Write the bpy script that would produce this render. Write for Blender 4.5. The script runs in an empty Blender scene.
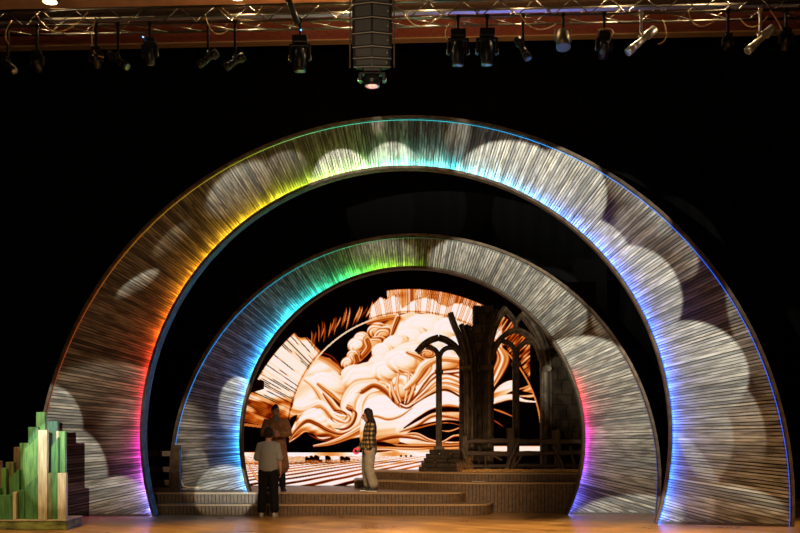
import bpy, bmesh, math, random
import numpy as np
from mathutils import Vector, Matrix
R = math.radians; PI = math.pi
rnd = random.Random(7)
C = bpy.context.scene.collection
sc = bpy.context.scene
F_PX, HOR, EYE = 1040., 430., 1.65            # focal length in pixels, horizon row, eye height

# ---------------- camera, world, exposure ----------------
cam_d = bpy.data.cameras.new('camera'); cam = bpy.data.objects.new('camera', cam_d); C.objects.link(cam)
cam.location = (0, 0, EYE); cam.rotation_euler = (R(90), 0, 0)
cam_d.sensor_width = 36; cam_d.lens = 36*F_PX/800; cam_d.shift_y = (HOR-266.5)/800; cam_d.clip_end = 200
sc.camera = cam
w = bpy.data.worlds.new('world'); sc.world = w; w.use_nodes = True
w.node_tree.nodes['Background'].inputs[0].default_value = (1, .7, .5, 1)
w.node_tree.nodes['Background'].inputs[1].default_value = .002
sc.view_settings.view_transform = 'Standard'; sc.view_settings.look = 'None'
sc.view_settings.gamma = 1; sc.view_settings.use_curve_mapping = False; sc.view_settings.exposure = 0.0

def at(px, py, Y):                             # world x, z of a picture point at distance Y
    return (px-400)*Y/F_PX, EYE+(HOR-py)*Y/F_PX

# ---------------- arch dimensions ----------------
BIG = dict(loc=(-.1212, 18.8445, 0), th=.1653, zi=1.5564, ri=4.925, zo=.372, ro=6.912, uo=-.032, dd=.24)
SML = dict(loc=(.2213, 20.3526, 0), th=.0367, zi=1.4715, ri=3.3805, zo=.678, ro=4.7577, uo=.034, dd=.03)

def light(kind, name, loc, energy, color, target=None, **kw):
    d = bpy.data.lights.new(name, kind); d.energy = energy; d.color = color
    for k, v in kw.items(): setattr(d, k, v)
    o = bpy.data.objects.new(name, d); C.objects.link(o); o.location = loc
    if target is not None:
        o.rotation_euler = (Vector(target)-Vector(loc)).to_track_quat('-Z', 'Y').to_euler()
    return o

# warm stage wash from the front lighting rig
for fx, fe in ((-6.5, 3000), (-2.2, 5000), (2.0, 8500), (6.2, 4200)):
    light('SPOT', 'floor_wash', (fx, 13.2, 9.5), fe, (1, .66, .27), (fx*1.02, 15.7, 0), spot_size=R(40), spot_blend=.7, shadow_soft_size=.3)
light('SPOT', 'stage_wash', (1.0, 8, 8.5), 7500, (1, .68, .4), (-.1, 20.4, .75), spot_size=R(23), spot_blend=.8, shadow_soft_size=.3)
light('SPOT', 'city_wash', (-9, 9, 5.5), 300, (1, .95, .7), (-6.6, 17.3, .9), spot_size=R(16), spot_blend=.5, shadow_soft_size=.15)

# ---------------- the projector: a spot lamp with a cloud-shaped gobo in its own beam ----------------
PROJ = Vector((-2.9, 1.0, 3.4))
def on_plane(px, py, A):                       # picture point carried onto the face of an arch
    n = Vector((math.sin(A['th']), math.cos(A['th']), 0)); c = Vector(A['loc'])+n*A['dd']*.5
    d = Vector(((px-400)/F_PX, 1, (HOR-py)/F_PX)); o = Vector((0, 0, EYE))
    return o+d*((c-o).dot(n)/d.dot(n))
def beam(px, py, A):
    v = on_plane(px, py, A)-PROJ; return v.x/v.y, v.z/v.y
# centre x, centre y, radius x, radius y, tilt, strength, softness of fall-off below the rim, arch
LOBES = [
 # large arch, left side
 (75, 478, 34, 50, 0, .62, .86, 'B'), (118, 500, 30, 26, 0, .5, .9, 'B'), (50, 425, 34, 42, -10, .6, .7, 'B'), (150, 432, 60, 50, 0, .26, 1., 'B'), (105, 392, 70, 36, 0, .2, 1., 'B'),
 (138, 284, 28, 8, -32, .4, .95, 'B'), (172, 240, 30, 10, -42, .14, 1., 'B'), (240, 190, 44, 24, -35, .4, .95, 'B'), (285, 168, 26, 18, -20, .28, .95, 'B'),
 # large arch, crown
 (342, 190, 34, 42, 0, .85, .5, 'B'), (392, 186, 34, 45, 0, .75, .5, 'B'), (428, 180, 26, 38, 0, .3, 1., 'B'), (458, 140, 14, 26, 20, .32, .95, 'B'), (378, 126, 6, 12, 0, .4, .9, 'B'),
 (512, 196, 66, 56, 12, 1., .6, 'B'), (562, 196, 46, 50, 30, .85, .6, 'B'), (640, 205, 44, 20, 45, .6, .7, 'B'), (645, 240, 30, 50, -35, .3, 1., 'B'),
 # large arch, right side
 (585, 262, 50, 46, 20, .75, .6, 'B'), (628, 300, 56, 56, 20, .8, .6, 'B'), (676, 256, 30, 22, 50, .3, .9, 'B'), (690, 372, 62, 52, 12, .85, .6, 'B'), (755, 340, 20, 70, -20, .34, .9, 'B'),
 (676, 440, 60, 60, 5, .42, .7, 'B'), (736, 430, 30, 54, -15, .3, .8, 'B'), (700, 466, 9, 44, -35, .6, .9, 'B'), (745, 500, 50, 14, 15, .34, .95, 'B'), (684, 505, 34, 30, 0, .25, .9, 'B'),
 # small arch
 (478, 266, 54, 30, 8, .8, .9, 'S'), (528, 300, 44, 44, 35, .8, .8, 'S'), (560, 316, 30, 30, 40, .5, .9, 'S'), (590, 390, 66, 54, 20, 1., .7, 'S'), (636, 452, 46, 50, 0, .75, .8, 'S'),
 (606, 455, 40, 50, 0, .35, 1., 'S'), (635, 528, 74, 36, 0, .75, .9, 'S'), (238, 408, 20, 32, 0, .65, .7, 'S'), (226, 494, 32, 30, 0, .7, .6, 'S'), (196, 476, 16, 34, 0, .3, .95, 'S'), (385, 256, 40, 20, 0, .32, 1., 'S'),
]
def make_projector():
    d = bpy.data.lights.new('projector', 'SPOT'); d.energy = 48000; d.color = (.93, .97, 1.); d.spot_size = R(74); d.spot_blend = .05; d.shadow_soft_size = .03
    o = bpy.data.objects.new('projector', d); C.objects.link(o); o.location = PROJ; o.rotation_euler = (R(90), 0, 0)
    d.use_nodes = True; nt = d.node_tree; N = nt.nodes; L = nt.links
    em = N['Emission']
    def nd(t, **k):
        n = N.new(t)
        for a, b in k.items(): setattr(n, a, b)
        return n
    def mth(op, a, b=None, c=None, clamp=False):
        n = nd('ShaderNodeMath', operation=op, use_clamp=clamp)
        for i, v in enumerate((a, b, c)):
            if v is None: continue
            if isinstance(v, (int, float)): n.inputs[i].default_value = v
            else: L.new(v, n.inputs[i])
        return n.outputs[0]
    tc = nd('ShaderNodeTexCoord'); sx = nd('ShaderNodeSeparateXYZ'); L.new(tc.outputs['Normal'], sx.inputs[0])
    az = mth('ABSOLUTE', sx.outputs[2])
    u = mth('DIVIDE', sx.outputs[0], az); v = mth('DIVIDE', sx.outputs[1], az)
    cb = nd('ShaderNodeCombineXYZ'); L.new(u, cb.inputs[0]); L.new(v, cb.inputs[1])
    acc = None
    for (cx, cy, rx, ry, rot, st, fall, which) in LOBES:
        A = BIG if which == 'B' else SML
        c = beam(cx, cy, A); e = beam(cx+rx, cy, A); f = beam(cx, cy-ry, A)
        ex = e[0]-c[0]; fy = f[1]-c[1]
        mp = nd('ShaderNodeMapping', vector_type='TEXTURE'); L.new(cb.outputs[0], mp.inputs[0])
        mp.inputs[1].default_value = (c[0], c[1], 0); mp.inputs[2].default_value = (0, 0, -R(rot)); mp.inputs[3].default_value = (ex, fy, 1)
        ln = nd('ShaderNodeVectorMath', operation='LENGTH'); L.new(mp.outputs[0], ln.inputs[0])
        m = nd('ShaderNodeMapRange', interpolation_type='SMOOTHSTEP'); L.new(ln.outputs['Value'], m.inputs[0])
        m.inputs[1].default_value = 1.; m.inputs[2].default_value = 1-min(.06+.5*max(0, fall-.85)*4, .6)
        g = nd('ShaderNodeVectorMath', operation='DOT_PRODUCT'); L.new(mp.outputs[0], g.inputs[0]); g.inputs[1].default_value = (st*.08, st*.5, 0)
        s = mth('ADD', g.outputs['Value'], st*.56); s = mth('MAXIMUM', s, 0.)
        p = mth('MULTIPLY', s, m.outputs[0])
        acc = p if acc is None else mth('MAXIMUM', acc, p)
    nz = nd('ShaderNodeTexNoise'); nz.inputs['Scale'].default_value = 5.; nz.inputs['Detail'].default_value = 3; L.new(cb.outputs[0], nz.inputs['Vector'])
    nv = mth('MULTIPLY_ADD', nz.outputs[0], .9, .5)
    tot = mth('MULTIPLY', mth('ADD', acc, .024), nv)
    L.new(tot, em.inputs['Strength'])
    mx = nd('ShaderNodeMix', data_type='RGBA'); mm = mth('MULTIPLY', acc, 3., clamp=True)
    L.new(mm, mx.inputs[0]); mx.inputs[6].default_value = (1, .66, .33, 1); mx.inputs[7].default_value = (1, .98, .84, 1)
    L.new(mx.outputs[2], em.inputs['Color'])
make_projector()

# ---------------- helpers ----------------
def tag(o, label=None, cat=None, group=None, kind=None):
    if label: o['label'] = label
    if cat: o['category'] = cat
    if group: o['group'] = group
    if kind: o['kind'] = kind
    return o
def empty(name, loc=(0, 0, 0), rz=0, label=None, cat=None, group=None):
    o = bpy.data.objects.new(name, None); C.objects.link(o); o.location = loc; o.rotation_euler = (0, 0, rz); o.empty_display_size = .1
    return tag(o, label, cat, group)
def obj(name, bm, m=None, parent=None, smooth=False, label=None):
    me = bpy.data.meshes.new(name)
    if isinstance(bm, bmesh.types.BMesh):
        bmesh.ops.recalc_face_normals(bm, faces=bm.faces); bm.to_mesh(me); bm.free()
    else:
        me.from_pydata(*bm)
    if m is not None: me.materials.append(m)
    if smooth: me.polygons.foreach_set('use_smooth', [True]*len(me.polygons))
    o = bpy.data.objects.new(name, me); C.objects.link(o)
    if parent is not None: o.parent = parent
    if label: o['label'] = label
    return o
def copy_tree(o, parent=None):
    c = o.copy(); C.objects.link(c); c.parent = parent
    for ch in [x for x in bpy.data.objects if x.parent is o]: copy_tree(ch, c)
    return c
def bx(bm, x0, x1, y0, y1, z0, z1, M=None):
    vs = [bm.verts.new(Vector(p) if M is None else M @ Vector(p)) for p in
          [(x0, y0, z0), (x1, y0, z0), (x1, y1, z0), (x0, y1, z0), (x0, y0, z1), (x1, y0, z1), (x1, y1, z1), (x0, y1, z1)]]
    for f in [(0, 3, 2, 1), (4, 5, 6, 7), (0, 1, 5, 4), (1, 2, 6, 5), (2, 3, 7, 6), (3, 0, 4, 7)]: bm.faces.new([vs[i] for i in f])
    return vs
def prism(bm, pts, a, b, axis='y'):            # polygon in the other two axes, extruded a..b
    f = (lambda p, t: (p[0], t, p[1])) if axis == 'y' else (lambda p, t: (p[0], p[1], t))
    A = [bm.verts.new(f(p, a)) for p in pts]; B = [bm.verts.new(f(p, b)) for p in pts]; n = len(pts)
    bm.faces.new(A); bm.faces.new(B[::-1])
    for i in range(n): bm.faces.new([A[i], B[i], B[(i+1) % n], A[(i+1) % n]])
def tube(bm, pts, r, n=8, closed=False):
    pts = [Vector(p) for p in pts]; rs = r if isinstance(r, (list, tuple)) else [r]*len(pts); prev = None; rings = []
    for i, p in enumerate(pts):
        a = pts[max(i-1, 0)]; b = pts[min(i+1, len(pts)-1)]; t = (b-a).normalized()
        ref = prev if prev is not None else (Vector((0, 0, 1)) if abs(t.z) < .9 else Vector((1, 0, 0)))
        x = (ref-t*ref.dot(t)).normalized(); y = t.cross(x); prev = x
        rings.append([bm.verts.new(p+(x*math.cos(2*PI*k/n)+y*math.sin(2*PI*k/n))*rs[i]) for k in range(n)])
    for A, B in zip(rings, rings[1:]):
        for k in range(n): bm.faces.new([A[k], A[(k+1) % n], B[(k+1) % n], B[k]])
    bm.faces.new(rings[0][::-1]); bm.faces.new(rings[-1])
def lathe(bm, prof, n=16, M=None):             # prof: (radius, z) around z
    M = M or Matrix(); rings = []
    for r, z in prof: rings.append([bm.verts.new(M @ Vector((r*math.cos(2*PI*k/n), r*math.sin(2*PI*k/n), z))) for k in range(n)])
    for A, B in zip(rings, rings[1:]):
        for k in range(n): bm.faces.new([A[k], A[(k+1) % n], B[(k+1) % n], B[k]])
    bm.faces.new(rings[0][::-1]); bm.faces.new(rings[-1])
def BM(): return bmesh.new()
def bevel(o, wd=.01, seg=2):
    m = o.modifiers.new('bevel', 'BEVEL'); m.width = wd; m.segments = seg; m.limit_method = 'ANGLE'; return o

def mat(name, col, rough=.6, metal=0, var=0., scale=6., stretch=(1, 1, 1), bump=0., emit=None, es=0., col2=None, spec=.5):
    m = bpy.data.materials.new(name); m.use_nodes = True; nt = m.node_tree; N = nt.nodes; L = nt.links; b = N['Principled BSDF']
    b.inputs['Base Color'].default_value = (*col, 1); b.inputs['Roughness'].default_value = rough; b.inputs['Metallic'].default_value = metal
    b.inputs['Specular IOR Level'].default_value = spec
    if var or bump or col2:
        tc = N.new('ShaderNodeTexCoord'); mp = N.new('ShaderNodeMapping'); mp.inputs[3].default_value = stretch
        nz = N.new('ShaderNodeTexNoise'); nz.inputs['Scale'].default_value = scale; nz.inputs['Detail'].default_value = 5
        L.new(tc.outputs['Object'], mp.inputs[0]); L.new(mp.outputs[0], nz.inputs['Vector'])
        rp = N.new('ShaderNodeValToRGB'); L.new(nz.outputs[0], rp.inputs[0])
        c2 = col2 or tuple(c*(1-var) for c in col)
        rp.color_ramp.elements[0].position = .35; rp.color_ramp.elements[1].position = .65
        rp.color_ramp.elements[0].color = (*c2, 1); rp.color_ramp.elements[1].color = (*[min(1, c*(1+var*.5)) for c in col], 1)
        L.new(rp.outputs[0], b.inputs['Base Color'])
        if bump:
            bp = N.new('ShaderNodeBump'); bp.inputs['Strength'].default_value = bump; bp.inputs['Distance'].default_value = .02
            L.new(nz.outputs[0], bp.inputs['Height']); L.new(bp.outputs[0], b.inputs['Normal'])
    if emit: b.inputs['Emission Color'].default_value = (*emit, 1); b.inputs['Emission Strength'].default_value = es
    return m

M_ = {}
M_['black_cloth'] = mat('black_cloth', (.0016, .0015, .0015), .95, spec=.05)
M_['rim_wood'] = mat('rim_wood', (.085, .058, .038), .8, var=.4, scale=9, spec=.15)
M_['dark_wood'] = mat('dark_wood', (.045, .024, .011), .6, var=.5, scale=10, stretch=(1, 4, 6), bump=.3)
M_['stone'] = mat('stone', (.04, .028, .018), .85, var=.6, scale=5, bump=.8, spec=.15)
M_['stone_pale'] = mat('stone_rib', (.10, .072, .047), .8, var=.55, scale=7, bump=.6, spec=.2)
M_['stone_shaded'] = mat('stone_shaded', (.014, .009, .005), .9, var=.6, scale=5, bump=.8, spec=.05)  # darkened copy of the ruin stone; the right wall's shade put into its colour
M_['slat'] = mat('slat_wood', (.13, .075, .036), .5, var=.35, scale=12)
M_['slat_gap'] = mat('slat_gap', (.02, .012, .008), .8)
M_['tread'] = mat('tread', (.16, .10, .06), .4, var=.3, scale=5)
M_['nosing'] = mat('nosing', (.34, .22, .11), .4)
M_['truss'] = mat('truss_metal', (.15, .13, .1), .34, .8)
M_['fixture'] = mat('fixture_black', (.03, .028, .026), .35, .5)
M_['fixture_grey'] = mat('fixture_silver', (.85, .8, .7), .35, .7)
M_['speaker'] = mat('speaker_grille', (.05, .042, .034), .6, var=.3, scale=80)
M_['seam'] = mat('speaker_seam', (.32, .27, .2), .5)
M_['red_wood'] = mat('red_wood', (.17, .04, .018), .5, var=.3, scale=3, stretch=(3, 1, 8))
M_['orange_panel'] = mat('orange_panel', (.38, .17, .07), .6, var=.15, scale=4)
M_['pale_panel'] = mat('pale_panel', (.45, .42, .42), .7, var=.1)
M_['cable'] = mat('cable', (.10, .085, .06), .4)
M_['straw'] = mat('straw', (.75, .5, .2), .7, var=.5, scale=40)

# ---------------- floor, walls, ceiling ----------------
def floor_mat():
    m = bpy.data.materials.new('parquet'); m.use_nodes = True; nt = m.node_tree; N = nt.nodes; L = nt.links; b = N['Principled BSDF']
    tc = N.new('ShaderNodeTexCoord'); mp = N.new('ShaderNodeMapping'); mp.inputs[2].default_value = (0, 0, R(38)); L.new(tc.outputs['Object'], mp.inputs[0])
    br = N.new('ShaderNodeTexBrick'); L.new(mp.outputs[0], br.inputs['Vector'])
    br.inputs['Color1'].default_value = (.55, .31, .11, 1); br.inputs['Color2'].default_value = (.36, .18, .06, 1); br.inputs['Mortar'].default_value = (.10, .05, .02, 1)
    br.inputs['Scale'].default_value = 1.6; br.inputs['Mortar Size'].default_value = .004; br.inputs['Brick Width'].default_value = 1.6; br.inputs['Row Height'].default_value = .35
    nz = N.new('ShaderNodeTexNoise'); nz.inputs['Scale'].default_value = 1.1; nz.inputs['Detail'].default_value = 6; L.new(tc.outputs['Object'], nz.inputs['Vector'])
    mx = N.new('ShaderNodeMix'); mx.data_type = 'RGBA'; mx.blend_type = 'MULTIPLY'; mx.inputs[0].default_value = .8
    rp = N.new('ShaderNodeValToRGB'); rp.color_ramp.elements[0].position = .35; rp.color_ramp.elements[1].position = .62; rp.color_ramp.elements[0].color = (.45, .38, .33, 1)
    L.new(nz.outputs[0], rp.inputs[0]); L.new(br.outputs[0], mx.inputs[6]); L.new(rp.outputs[0], mx.inputs[7]); L.new(mx.outputs[2], b.inputs['Base Color'])
    b.inputs['Roughness'].default_value = .28
    rr = N.new('ShaderNodeMapRange'); rr.inputs[3].default_value = .2; rr.inputs[4].default_value = .42; L.new(nz.outputs[0], rr.inputs[0]); L.new(rr.outputs[0], b.inputs['Roughness'])
    return m
bm = BM(); bx(bm, -16, 16, -2, 27, -.1, 0); tag(obj('floor', bm, floor_mat()), kind='structure')
bm = BM()
for i in range(160):                            # black drape with folds
    x = -16+i*.2; v = [(x, 25+.07*(i % 2), 0), (x+.2, 25+.07*((i+1) % 2), 0), (x+.2, 25+.07*((i+1) % 2), 11.35), (x, 25+.07*(i % 2), 11.35)]
    bm.faces.new([bm.verts.new(p) for p in v])
bmesh.ops.remove_doubles(bm, verts=bm.verts, dist=.001)
tag(obj('wall_back', bm, M_['black_cloth']), kind='structure')
# proscenium head, turned a little like the truss in front of it
HY = -.055
def header(name, Y, z0, z1, th, m):
    bm = BM(); bx(bm, -17, 17, 0, th, z0, z1); o = obj(name, bm, m); o.location = (0, Y, 0); o.rotation_euler = (0, 0, HY); return tag(o, kind='structure')
header('wall_header', 22, 9.92, 10.42, .2, M_['red_wood'])
header('trim_1', 21.93, 9.9, 9.925, .26, M_['nosing'])
header('wall_recess', 23.0, 10.42, 11.6, .2, M_['pale_panel'])
header('wall_fascia', 20.3, 9.94, 11.4, .15, M_['orange_panel'])
header('trim_2', 20.22, 9.9, 9.945, .23, M_['dark_wood'])
header('ceiling', 19, 11.4, 11.5, 6, M_['red_wood'])
light('AREA', 'recess_blue', (2.6, 22.0, 11.2), 26, (.25, .3, 1), (2.8, 23, 10.9), size=3.2, size_y=.3, shape='RECTANGLE')
light('AREA', 'recess_white', (-1.2, 22.0, 11.2), 7, (.8, .9, .75), (-1.2, 23, 10.9), size=3.0, size_y=.3, shape='RECTANGLE')

# ---------------- LED coloured arches ----------------
def plank_mat():
    m = bpy.data.materials.new('weathered_planks'); m.use_nodes = True; nt = m.node_tree; N = nt.nodes; L = nt.links; b = N['Principled BSDF']
    at_ = N.new('ShaderNodeAttribute'); at_.attribute_name = 'tone'
    uv = N.new('ShaderNodeUVMap'); mp = N.new('ShaderNodeMapping'); mp.inputs[3].default_value = (1.1, 1, 1); L.new(uv.outputs[0], mp.inputs[0])
    nz = N.new('ShaderNodeTexNoise'); nz.inputs['Scale'].default_value = 2.; nz.inputs['Detail'].default_value = 6; L.new(mp.outputs[0], nz.inputs['Vector'])
    rp = N.new('ShaderNodeValToRGB'); rp.color_ramp.elements[0].position = .36; rp.color_ramp.elements[1].position = .6
    rp.color_ramp.elements[0].color = (.26, .21, .16, 1); rp.color_ramp.elements[1].color = (1, 1, 1, 1); L.new(nz.outputs[0], rp.inputs[0])
    mx = N.new('ShaderNodeMix'); mx.data_type = 'RGBA'; mx.blend_type = 'MULTIPLY'; mx.inputs[0].default_value = 1
    L.new(at_.outputs['Color'], mx.inputs[6]); L.new(rp.outputs[0], mx.inputs[7]); L.new(mx.outputs[2], b.inputs['Base Color'])
    b.inputs['Roughness'].default_value = .55
    return m
def led_mat(name, strength):
    m = bpy.data.materials.new(name); m.use_nodes = True; nt = m.node_tree; N = nt.nodes; L = nt.links; b = N['Principled BSDF']
    a = N.new('ShaderNodeAttribute'); a.attribute_name = 'glow'; L.new(a.outputs['Color'], b.inputs['Emission Color'])
    b.inputs['Emission Strength'].default_value = strength; b.inputs['Base Color'].default_value = (.02, .02, .02, 1)
    return m
PLANK = plank_mat()
def arch(name, A, floor_l, floor_r, n, led_in, led_out, s_in, s_out, label, depth=.27):
    root = empty(name, A['loc'], -A['th'], label, 'arch', None)
    zi, ri, zo, ro, uo, dd = A['zi'], A['ri'], A['zo'], A['ro'], A['uo'], A['dd']
    def lim(phi):                                # radius (from the inner centre) where the outer circle lies
        c, s = math.cos(phi), math.sin(phi); px, pz = -uo, zi-zo
        bq = px*c+pz*s; cq = px*px+pz*pz-ro*ro; return -bq+math.sqrt(bq*bq-cq)
    def fl(phi): return floor_r if abs(phi) < PI/2 else floor_l
    def dep(r, phi): return dd*max(0, min(1, 1-(r-ri)/(lim(phi)-ri)))
    def P(r, phi, off=0): return (r*math.cos(phi), dep(r, phi)+off, zi+r*math.sin(phi))
    a0 = -math.asin((zi-floor_r)/ri); a1 = PI+math.asin((zi-floor_l)/ri)
    amin = -math.asin(min(.99, (zi-floor_r)/ri)); 
    verts = []; faces = []; tones = []; uvs = []
    lo, hi = a0, a1; step = (hi-lo)/n
    for i in range(n):
        p0 = lo+step*i; p1 = p0+step*rnd.uniform(.6, .88); off = rnd.uniform(-.014, .006)
        g = rnd.uniform(.5, 1.0)*(1 if rnd.random() > .2 else .45); wz = rnd.uniform(0, 1)
        t = (.36*g*(1-.06*wz), .30*g, .215*g*(1+.15*wz))
        segs = 10; base = len(verts)
        ends = []
        for ph in (p0, p1):
            r1 = lim(ph)-.012; zf = fl(ph)
            if math.sin(ph) < 0: r1 = min(r1, (zi-zf-.004)/-math.sin(ph))
            ends.append(max(r1, ri+.012))
        for k in range(segs+1):
            f = k/segs
            for ph, r1 in zip((p0, p1), ends):
                r = ri+(r1-ri)*f
                verts.append(P(r, ph, off)); verts.append(P(r, ph, off+.03))
        for k in range(segs):
            b_ = base+4*k; q = [(b_, b_+2, b_+6, b_+4), (b_, b_+4, b_+5, b_+1), (b_+2, b_+3, b_+7, b_+6)]
            for ff in q: faces.append(ff); tones.append(t); uvs.append([((v-base)//4/segs*1.8+i*3.7, (((v-base) % 4)//2)*.35+i*.9) for v in ff])
    # corner below the last plank on each side
    for side, zf in ((0, floor_r), (1, floor_l)):
        ph = a0 if side == 0 else a1
        cnt = 14
        for i in range(cnt):
            pa = ph-(1 if side == 0 else -1)*step*i; pb = pa-(1 if side == 0 else -1)*step*.86
            def rr(p):
                r_in = (zi-zf-.004)/-math.sin(p) if math.sin(p) < 0 else 99
                return r_in
            # planks below the foot corner never rise above the floor, nothing to add
            break
    me = bpy.data.meshes.new('plank_face'); me.from_pydata(verts, [], faces); me.materials.append(PLANK)
    ca = me.color_attributes.new('tone', 'FLOAT_COLOR', 'CORNER'); uvl = me.uv_layers.new(name='UVMap')
    cd = []; ud = []
    for t, u, f in zip(tones, uvs, faces):
        for j in range(len(f)): cd += [t[0], t[1], t[2], 1]; ud += [u[j][0], u[j][1]]
    ca.data.foreach_set('color', cd); uvl.data.foreach_set('uv', ud)
    pf = bpy.data.objects.new('plank_face', me); C.objects.link(pf); pf.parent = root
    # backing sheet right behind the boards
    def band(r_a, r_b, y_a, y_b, nm, m, phis, cen=(0, zi)):
        bm = BM(); rings = []
        for ph in phis:
            ra = r_a(ph) if callable(r_a) else r_a; rb = r_b(ph) if callable(r_b) else r_b
            ya = y_a(ph) if callable(y_a) else y_a; yb = y_b(ph) if callable(y_b) else y_b
            c, s = math.cos(ph), math.sin(ph)
            rings.append([bm.verts.new((cen[0]+r*c, y, cen[1]+r*s)) for r, y in ((ra, ya), (rb, ya), (rb, yb), (ra, yb))])
        for Aa, Bb in zip(rings, rings[1:]):
            for k in range(4): bm.faces.new([Aa[k], Aa[(k+1) % 4], Bb[(k+1) % 4], Bb[k]])
        bm.faces.new(rings[0]); bm.faces.new(rings[-1][::-1])
        return obj(nm, bm, m, root)
    ph_in = [a0+(a1-a0)*k/180 for k in range(181)]
    def clipr(ph):
        r = lim(ph)
        if math.sin(ph) < 0: r = min(r, (zi-fl(ph)-.004)/-math.sin(ph))
        return max(r, ri+.01)
    bm = BM(); prev = None
    for ph in ph_in:
        r = clipr(ph); q = [bm.verts.new(P(ri, ph, .035)), bm.verts.new(P(r, ph, .035)), bm.verts.new((r*math.cos(ph), depth, zi+r*math.sin(ph))), bm.verts.new((ri*math.cos(ph), dd+depth*.5, zi+ri*math.sin(ph)))]
        if prev:
            for k in range(4): bm.faces.new([prev[k], prev[(k+1) % 4], q[(k+1) % 4], q[k]])
        prev = q
    obj('backing_panel', bm, M_['slat_gap'], root)
    band(ri-.05, ri-.002, dd-.1, dd+depth*.55, 'inner_rim', M_['rim_wood'], ph_in)
    b0 = math.asin(max(-1, (floor_r-zo)/ro)); b1 = PI-math.asin(max(-1, (floor_l-zo)/ro))
    ph_o = [b0+(b1-b0)*k/180 for k in range(181)]
    band(ro+.002, ro+.055, -.03, depth+.02, 'outer_rim', M_['rim_wood'], ph_o, (uo, zo))
    # toe boards under the feet
    for s, zf in ((1, floor_r), (-1, floor_l)):
        xi = s*math.sqrt(ri**2-(zi-zf)**2); xo = uo+s*math.sqrt(ro**2-(zf-zo)**2)
        bm = BM(); a, b_ = sorted((xi, xo)); bx(bm, a-.0, b_, -.035 if True else 0, -.012, zf, zf+.05)
        vs = [v for v in bm.verts]
        for v in vs: v.co.y += dd*(1-abs(v.co.x-xi)/abs(xo-xi))
        obj('toe_board', bm, M_['dark_wood'], root)
    def strip(nm, r, y, rad, phis, cen, cmap, strength, glowm):
        verts = []; faces = []; cols = []; k6 = 6
        for i, ph in enumerate(phis):
            c, s = math.cos(ph), math.sin(ph)
            for k in range(k6):
                a = 2*PI*k/k6; rr_ = r+rad*math.cos(a); verts.append((cen[0]+rr_*c, y+rad*math.sin(a), cen[1]+rr_*s))
        for i in range(len(phis)-1):
            dg = math.degrees((phis[i]+phis[i+1])/2); ks = [q[0] for q in cmap]
            col = [np.interp(dg, ks, [q[1][j] for q in cmap]) for j in range(3)]
            for k in range(k6): faces.append((i*k6+k, i*k6+(k+1) % k6, (i+1)*k6+(k+1) % k6, (i+1)*k6+k)); cols.append(col)
        me = bpy.data.meshes.new(nm); me.from_pydata(verts, [], faces); me.materials.append(glowm)
        ca = me.color_attributes.new('glow', 'FLOAT_COLOR', 'CORNER'); cd = []
        for c_, f in zip(cols, faces): cd += [c_[0], c_[1], c_[2], 1]*4
        ca.data.foreach_set('color', cd)
        o = bpy.data.objects.new(nm, me); C.objects.link(o); o.parent = root; return o
    # flat tape on the outward side of the inner rim, facing across the boards
    vs = []; fs = []; cs = []
    for ph in ph_in:
        for y in (dd-.092, dd-.03): vs.append(((ri+.001)*math.cos(ph), y, zi+(ri+.001)*math.sin(ph)))
        for y in (dd-.092, dd-.03): vs.append(((ri-.001)*math.cos(ph), y, zi+(ri-.001)*math.sin(ph)))
    me = bpy.data.meshes.new('light_strip'); ks = [q[0] for q in led_in]
    for i in range(len(ph_in)-1):
        a = 4*i; fs += [(a, a+4, a+5, a+1), (a+2, a+3, a+7, a+6), (a, a+2, a+6, a+4), (a+1, a+5, a+7, a+3)]; dg = math.degrees((ph_in[i]+ph_in[i+1])/2)
        c = [float(np.interp(dg, ks, [q[1][j] for q in led_in])) for j in range(3)]; cs += [c, (0, 0, 0), (0, 0, 0), (0, 0, 0)]
    me.from_pydata(vs, [], fs); me.materials.append(led_mat('led_inner', s_in)); ca = me.color_attributes.new('glow', 'FLOAT_COLOR', 'CORNER'); cd = []
    for c in cs: cd += [c[0], c[1], c[2], 1]*4
    ca.data.foreach_set('color', cd); ls = bpy.data.objects.new('light_strip', me); C.objects.link(ls); ls.parent = root; ls['label'] = 'colour changing light strip along the inner edge'
    strip('light_strip', ro-.03, -.03, .006, ph_o, (uo, zo), led_out, s_out, led_mat('led_outer', s_out))['label'] = 'thin light strip along the outer edge'
    return root
# colours by angle in degrees: 0 = right, 90 = top, 180 = left
BI_ = [(-20, (.02, .2, 1.7)), (10, (.015, .14, 1.7)), (40, (.015, .12, 1.5)), (55, (.04, .25, 1.2)), (66, (.1, .5, 1)), (78, (.08, .75, 1)), (90, (.1, 1, .75)), (97, (.3, 1, .25)), (110, (.38, .62, .04)), (122, (.48, .36, .015)), (135, (.55, .28, .01)), (150, (.55, .13, .005)), (160, (.55, .05, .005)), (170, (.55, .0, .03)), (178, (.6, .0, .12)), (184, (.8, .0, .65)), (189, (.5, .12, 1)), (194, (.25, .22, 1.2)), (200, (.22, .3, 1.2))]
BO_ = [(-10, (.02, .08, .9)), (40, (.02, .15, 1)), (65, (.02, .35, .9)), (85, (.02, .5, .5)), (100, (.06, .5, .25)), (112, (.3, .4, .03)), (125, (.4, .22, .02)), (150, (.35, .08, .01)), (180, (.2, .03, .01)), (190, (.1, .02, .02))]
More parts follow.
